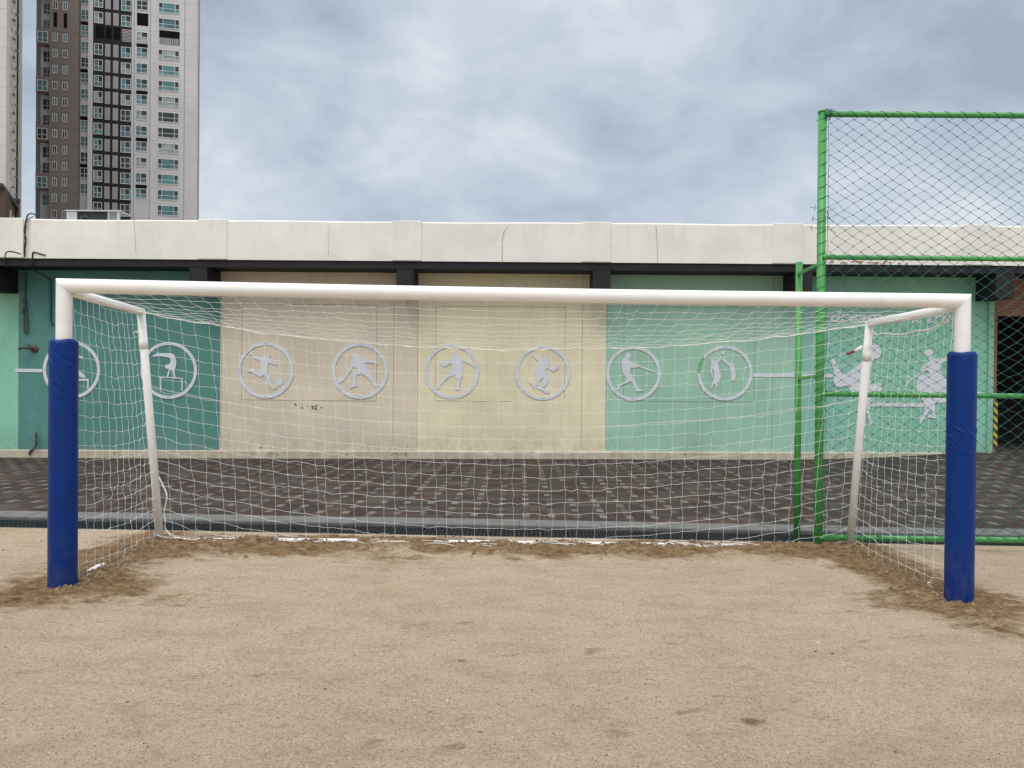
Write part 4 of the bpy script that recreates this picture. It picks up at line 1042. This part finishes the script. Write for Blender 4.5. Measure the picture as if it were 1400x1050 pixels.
for k in range(-1, 15):
    dz_ = k * pit
    ref = (k == REF)
    g = random.choice
    # small windows of the brown strip
    for a, b_ in ((72.0, 78.6), (85.8, 92.2)):
        if k == REF + 1:
            obj('refuge_opening', lb(Lx(a) + .1, Lx(b_) - .1, -.125, -.101, zsm + dz_ - 1.6, zsm + dz_ + .9), 'recess_shade', AT, local=True); continue
        window(AT, 'small_window', 'small', cx(a, b_), -.11, zsm + dz_, wd(a, b_) - .1, 1.25, (.5,), (), g(('glass_dark', 'glass_blue')))
    # bay windows on the grey strip: every third is in a brown box
    bx = (k % 3 == 0)
    if bx:
        obj('bay_box', lb(Lx(50.0), x_b0 - .01, -.35, 1.31, zbw + dz_ - 1.95, zbw + dz_ + .75), 'clad_brown', AT, local=True)
        window(AT, 'window', 'bay', cx(52.5, 65.5), -.36, zbw + dz_, wd(52.5, 65.5), 1.75, (.5,), (.6,), g(('glass_dark', 'glass_blue')))
    else:
        window(AT, 'window', 'bayflat', cx(54.5, 66.5), 1.28, zbw + dz_ + .1, wd(54.5, 66.5), 1.85, (.5,), (.62,), g(('glass_dark', 'glass_blue')))
        if k % 3 == 1: obj('railing', join(*[lb(Lx(50.5) + .25 * q, Lx(50.5) + .25 * q + .04, .2, .24, zbw + dz_ - 1.6, zbw + dz_ - .6) for q in range(8)], lb(Lx(50.5), Lx(66), .19, .25, zbw + dz_ - .6, zbw + dz_ - .54)), 'railing', AT, local=True)
    # loggia column
    if k % 3 == 0:
        obj('loggia_recess', lb(Lx(107.2), Lx(119.6), .93, .999, zlg + dz_ - .05, zlg + dz_ + .75), 'recess_shade', AT, local=True)
    window(AT, 'window', 'loggia', cx(108, 119.3), .95 if k % 3 else .9, zlg + dz_, wd(108, 119.3), 1.65, (.5,), (.6,), g(('glass_dark', 'glass_blue', 'glass_teal')))
    # black strip
    if ref:
        obj('refuge_opening', join(*[lb(Lx(a), Lx(b_), .06, .119, zdk + dz_ - 1.6, zdk + dz_ + .4) for a, b_ in ((130, 141), (144.5, 151.5), (155, 163))]), 'recess_shade', AT, local=True)
        obj('louvre', join(*[lb(Lx(166), Lx(179), .03, .119, zdk + dz_ - 1.9 + q * .25, zdk + dz_ - 1.75 + q * .25) for q in range(9)]), 'panel_grey', AT, local=True)
    else:
        window(AT, 'window', 'dk1', cx(128.5, 139.5), .10, zdk + dz_, wd(128.5, 139.5), 1.85, (.5,), (.55,), g(('glass_teal', 'glass_teal', 'glass_blue', 'glass_blue', 'glass_dark', 'glass_pale')), dark=((.5, 1, .0, .55),))
        window(AT, 'window', 'dk2', cx(165.5, 178), .10, zdk + dz_ - .12, wd(165.5, 178), 1.85, (.45,), (.55,), g(('glass_teal', 'glass_teal', 'glass_blue', 'glass_blue', 'glass_dark', 'glass_pale')), dark=((.45, 1, .0, .5),))
        for a, b_ in ((143, 150.3), (153.8, 161.5)):
            if not panels:
                w = wd(a, b_); p = obj('louvre_panel', join(lb(-w / 2, w / 2, -.05, .02, -2.15, 0), *[lb(-w / 2 + .08, w / 2 - .08, -.07, -.051, -2.0 + q * .21, -1.88 + q * .21) for q in range(9)]), 'panel_grey', None); p.parent = AT; panels.append(p)
            else:
                p = panels[0].copy(); COL.objects.link(p); p.parent = AT
            p.location = (cx(a, b_), .10, zdk + dz_ + .12)
    # white wing
    if ref:
        obj('refuge_opening', lb(Lx(186.5), Lx(202), -.03, -.001, zl2 + dz_ - 1.6, zl2 + dz_ + .6), 'recess_shade', AT, local=True)
        obj('refuge_opening', lb(Lx(217), Lx(245), -.03, -.001, zww + dz_ - 1.7, zww + dz_ + .7), 'recess_shade', AT, local=True)
        obj('railing', join(*[lb(Lx(217) + q * .3, Lx(217) + q * .3 + .2, -.08, -.031, zww + dz_ - 1.7, zww + dz_ - .6) for q in range(11)]), 'panel_grey', AT, local=True)
    else:
        if k % 3 == 2: obj('loggia_recess', lb(Lx(186), Lx(201.5), -.04, -.001, zl2 + dz_ + .05, zl2 + dz_ + .75), 'recess_shade', AT, local=True)
        window(AT, 'window', 'wing', cx(186.3, 201.2), -.02, zl2 + dz_, wd(186.3, 201.2), 1.6, (.45,), (.55,), g(('glass_teal', 'glass_teal', 'glass_blue', 'glass_blue', 'glass_dark', 'glass_pale')), dark=((.47, 1, .03, .5),))
        window(AT, 'wide_window', 'wide', cx(216.5, 244.3), -.02, zww + dz_, wd(216.5, 244.3), 1.65, (.2, .8), (.58,), g(('glass_teal', 'glass_teal', 'glass_blue', 'glass_blue', 'glass_dark', 'glass_pale')), dark=((.82, 1, .03, .52), (0, .18, .03, .5))) 

# left tower: corner block, only its right flank in view
A_, B_, C_, D_ = P(-70, 519, 104), P(6.5, 519, 100), P(20.5, 519, 112), P(28, 519, 113)
LTW = thing('apartment_tower', 'pale grey apartment tower cut off by the left picture edge', 'apartment tower', (B_.x, B_.y, 0))
MAT['clad_pale'] = cladding('clad_pale', (.50, .50, .50), 2.72, 1.0, .7)
MAT['clad_pale2'] = cladding('clad_pale2', (.34, .345, .36), 2.72, 1.9, .7)
obj('wall', prism([(A_.x, A_.y), (B_.x, B_.y), (C_.x, C_.y), (C_.x - 14, C_.y + 14), (A_.x - 12, A_.y + 16)], 0, 78), 'clad_pale', LTW)
obj('rear_wing', prism([(C_.x + .02, C_.y + .4), (D_.x, D_.y), (D_.x - 11, D_.y + 14), (C_.x - 13.9, C_.y + 14.1)], 0, 80), 'clad_pale2', LTW)
d = (C_ - B_); d.z = 0; L_ = d.length; d.normalize(); nrm = Vector((d.y, -d.x, 0))
wins = []
ang = math.atan2(d.y, d.x)
wp = None
for k in range(0, 24):
    for s, off in ((.44, 0.0), (.72, -.25)):
        q = B_ + d * (L_ * s) + nrm * .02
        z = 23.8 + off + (k - 2) * 2.72
        if wp is None:
            pane, bars = win_meshes(1.5, 1.5, (.5,), ())
            wp = obj('window', pane, 'glass_dark', None); fr = obj('frame', bars, 'win_frame', wp, local=True)
            an = obj('hood', lb(-.1, 1.0, -.45, -.09, .1, .15), 'railing', wp, local=True); p = wp
        else:
            p = wp.copy(); COL.objects.link(p)
            for ch in wp.children: c = ch.copy(); COL.objects.link(c); c.parent = p
        p.parent = LTW; p.rotation_euler = (0, 0, ang); p.location = Vector((q.x, q.y, z)) - BASE[LTW]
for k in range(0, 24):
    pass
# small brown block in front of it
e0, e1, e2, e3 = P(-60, 519, 86), P(5.5, 519, 84), P(19.5, 519, 95), P(25.5, 519, 95.5)
BB = thing('brown_annex', 'low brown block with a dark overhanging roof at the foot of the left tower', 'building', (e1.x, e1.y, 0))
zt1 = P(5.5, 257, 84).z
MAT['annex'] = cladding('annex', (.075, .055, .048), 3.0, 0, .7)
MAT['annex_roof'] = paint('annex_roof', (.018, .017, .018), .6, .2, 1, 0)
obj('wall', prism([(e0.x, e0.y), (e1.x, e1.y), (e2.x, e2.y), (e2.x - 8, e2.y + 8), (e0.x - 6, e0.y + 9)], 0, zt1), 'annex', BB)
obj('roof', prism([(e0.x, e0.y - .5), (e1.x + .1, e1.y - .5), (e2.x + .5, e2.y + .1), (e2.x - 7.6, e2.y + 8), (e0.x - 6, e0.y + 9)], zt1 + .001, zt1 + .45), 'annex_roof', BB)
zt2 = P(25, 277, 95.5).z
obj('wing', prism([(e2.x + .01, e2.y + .2), (e3.x, e3.y), (e3.x - 5, e3.y + 6), (e2.x - 6, e2.y + 6.1)], 0, zt2), 'annex', BB)
obj('wing_roof', prism([(e2.x - .2, e2.y - .3), (e3.x + .35, e3.y - .4), (e3.x - 4.6, e3.y + 6), (e2.x - 6.4, e2.y + 6.2)], zt2 + .002, zt2 + .4), 'annex_roof', BB)
d2 = (e2 - e1); d2.z = 0; L2 = d2.length; d2.normalize(); n2 = Vector((d2.y, -d2.x, 0))
for s in (.45, .75):
    q = e1 + d2 * (L2 * s) + n2 * .03
    p = wp.copy(); COL.objects.link(p); p.parent = BB; p.rotation_euler = (0, 0, math.atan2(d2.y, d2.x)); p.location = Vector((q.x, q.y, zt1 - 1.6)) - BASE[BB]
    c = wp.children[0].copy(); COL.objects.link(c); c.parent = p

# ------------------------------------------------------------------ sky, sun
W = bpy.data.worlds.new('World'); S.world = W; W.use_nodes = True
nt = W.node_tree; bg = nt.nodes['Background']
EL, AZ = R(58), R(200)
sky = nt.nodes.new('ShaderNodeTexSky'); sky.sky_type = 'NISHITA'; sky.sun_disc = False; sky.sun_elevation = EL; sky.sun_rotation = AZ
tc = nt.nodes.new('ShaderNodeTexCoord'); sp = nt.nodes.new('ShaderNodeSeparateXYZ'); nt.links.new(tc.outputs['Generated'], sp.inputs[0])
zc = mth(nt, 'ADD', mth(nt, 'MAXIMUM', sp.outputs[2], 0.0), .48)
cv = nt.nodes.new('ShaderNodeCombineXYZ')
nt.links.new(mth(nt, 'DIVIDE', sp.outputs[0], zc), cv.inputs[0]); nt.links.new(mth(nt, 'DIVIDE', sp.outputs[1], zc), cv.inputs[1])
n1 = nz(nt, cv.outputs[0], 1.7, 8, .52, .25); 
mp = nt.nodes.new('ShaderNodeMapping'); mp.inputs['Location'].default_value = (3.1, 7.7, 0); mp.inputs['Scale'].default_value = (1.0, 1.2, 1); nt.links.new(cv.outputs[0], mp.inputs[0])
n2_ = nz(nt, mp.outputs[0], 4.4, 9, .58, .3)
fac = mth(nt, 'ADD', mth(nt, 'MULTIPLY', n1, .63), mth(nt, 'MULTIPLY', n2_, .37))
cl = ramp(nt, fac, [(.38, (.30, .355, .435)), (.455, (.385, .445, .525)), (.525, (.475, .53, .60)), (.59, (.58, .62, .67)), (.67, (.68, .71, .745))])
hzm = N(nt, 'ShaderNodeMapRange'); nt.links.new(sp.outputs[2], hzm.inputs[0]); hzm.inputs[1].default_value = 0.0; hzm.inputs[2].default_value = .30
cl = mix(nt, mix(nt, cl, (.56, .61, .68), .5), cl, hzm.outputs[0])
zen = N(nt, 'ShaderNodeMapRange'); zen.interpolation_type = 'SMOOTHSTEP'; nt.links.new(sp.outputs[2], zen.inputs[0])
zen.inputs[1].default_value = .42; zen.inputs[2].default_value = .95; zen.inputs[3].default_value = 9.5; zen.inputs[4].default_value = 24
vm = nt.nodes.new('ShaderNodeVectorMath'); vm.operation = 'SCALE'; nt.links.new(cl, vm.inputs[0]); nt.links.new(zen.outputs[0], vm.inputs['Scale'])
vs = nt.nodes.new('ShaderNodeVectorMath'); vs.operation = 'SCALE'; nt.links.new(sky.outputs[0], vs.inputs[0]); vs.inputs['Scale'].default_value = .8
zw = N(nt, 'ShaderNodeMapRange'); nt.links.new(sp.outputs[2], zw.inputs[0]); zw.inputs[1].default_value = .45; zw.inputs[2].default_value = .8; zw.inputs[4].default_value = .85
vm2 = mix(nt, vm.outputs[0], (12.9, 12.8, 12.6), zw.outputs[0])    # added boost of the unseen sky overhead, to light ground and walls
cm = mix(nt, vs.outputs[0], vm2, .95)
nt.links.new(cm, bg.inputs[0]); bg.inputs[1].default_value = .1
sd = bpy.data.lights.new('sun', 'SUN'); so = bpy.data.objects.new('sun', sd); COL.objects.link(so)
sd.energy = 1.2; sd.angle = R(40); sd.color = (1, .95, .89)
dv = Vector((math.sin(AZ) * math.cos(EL), math.cos(AZ) * math.cos(EL), math.sin(EL)))
so.rotation_euler = dv.to_track_quat('Z', 'Y').to_euler()
so.location = dv * 50

S.view_settings.view_transform = 'Standard'; S.view_settings.look = 'None'; S.view_settings.exposure = 0.42; S.view_settings.gamma = 1
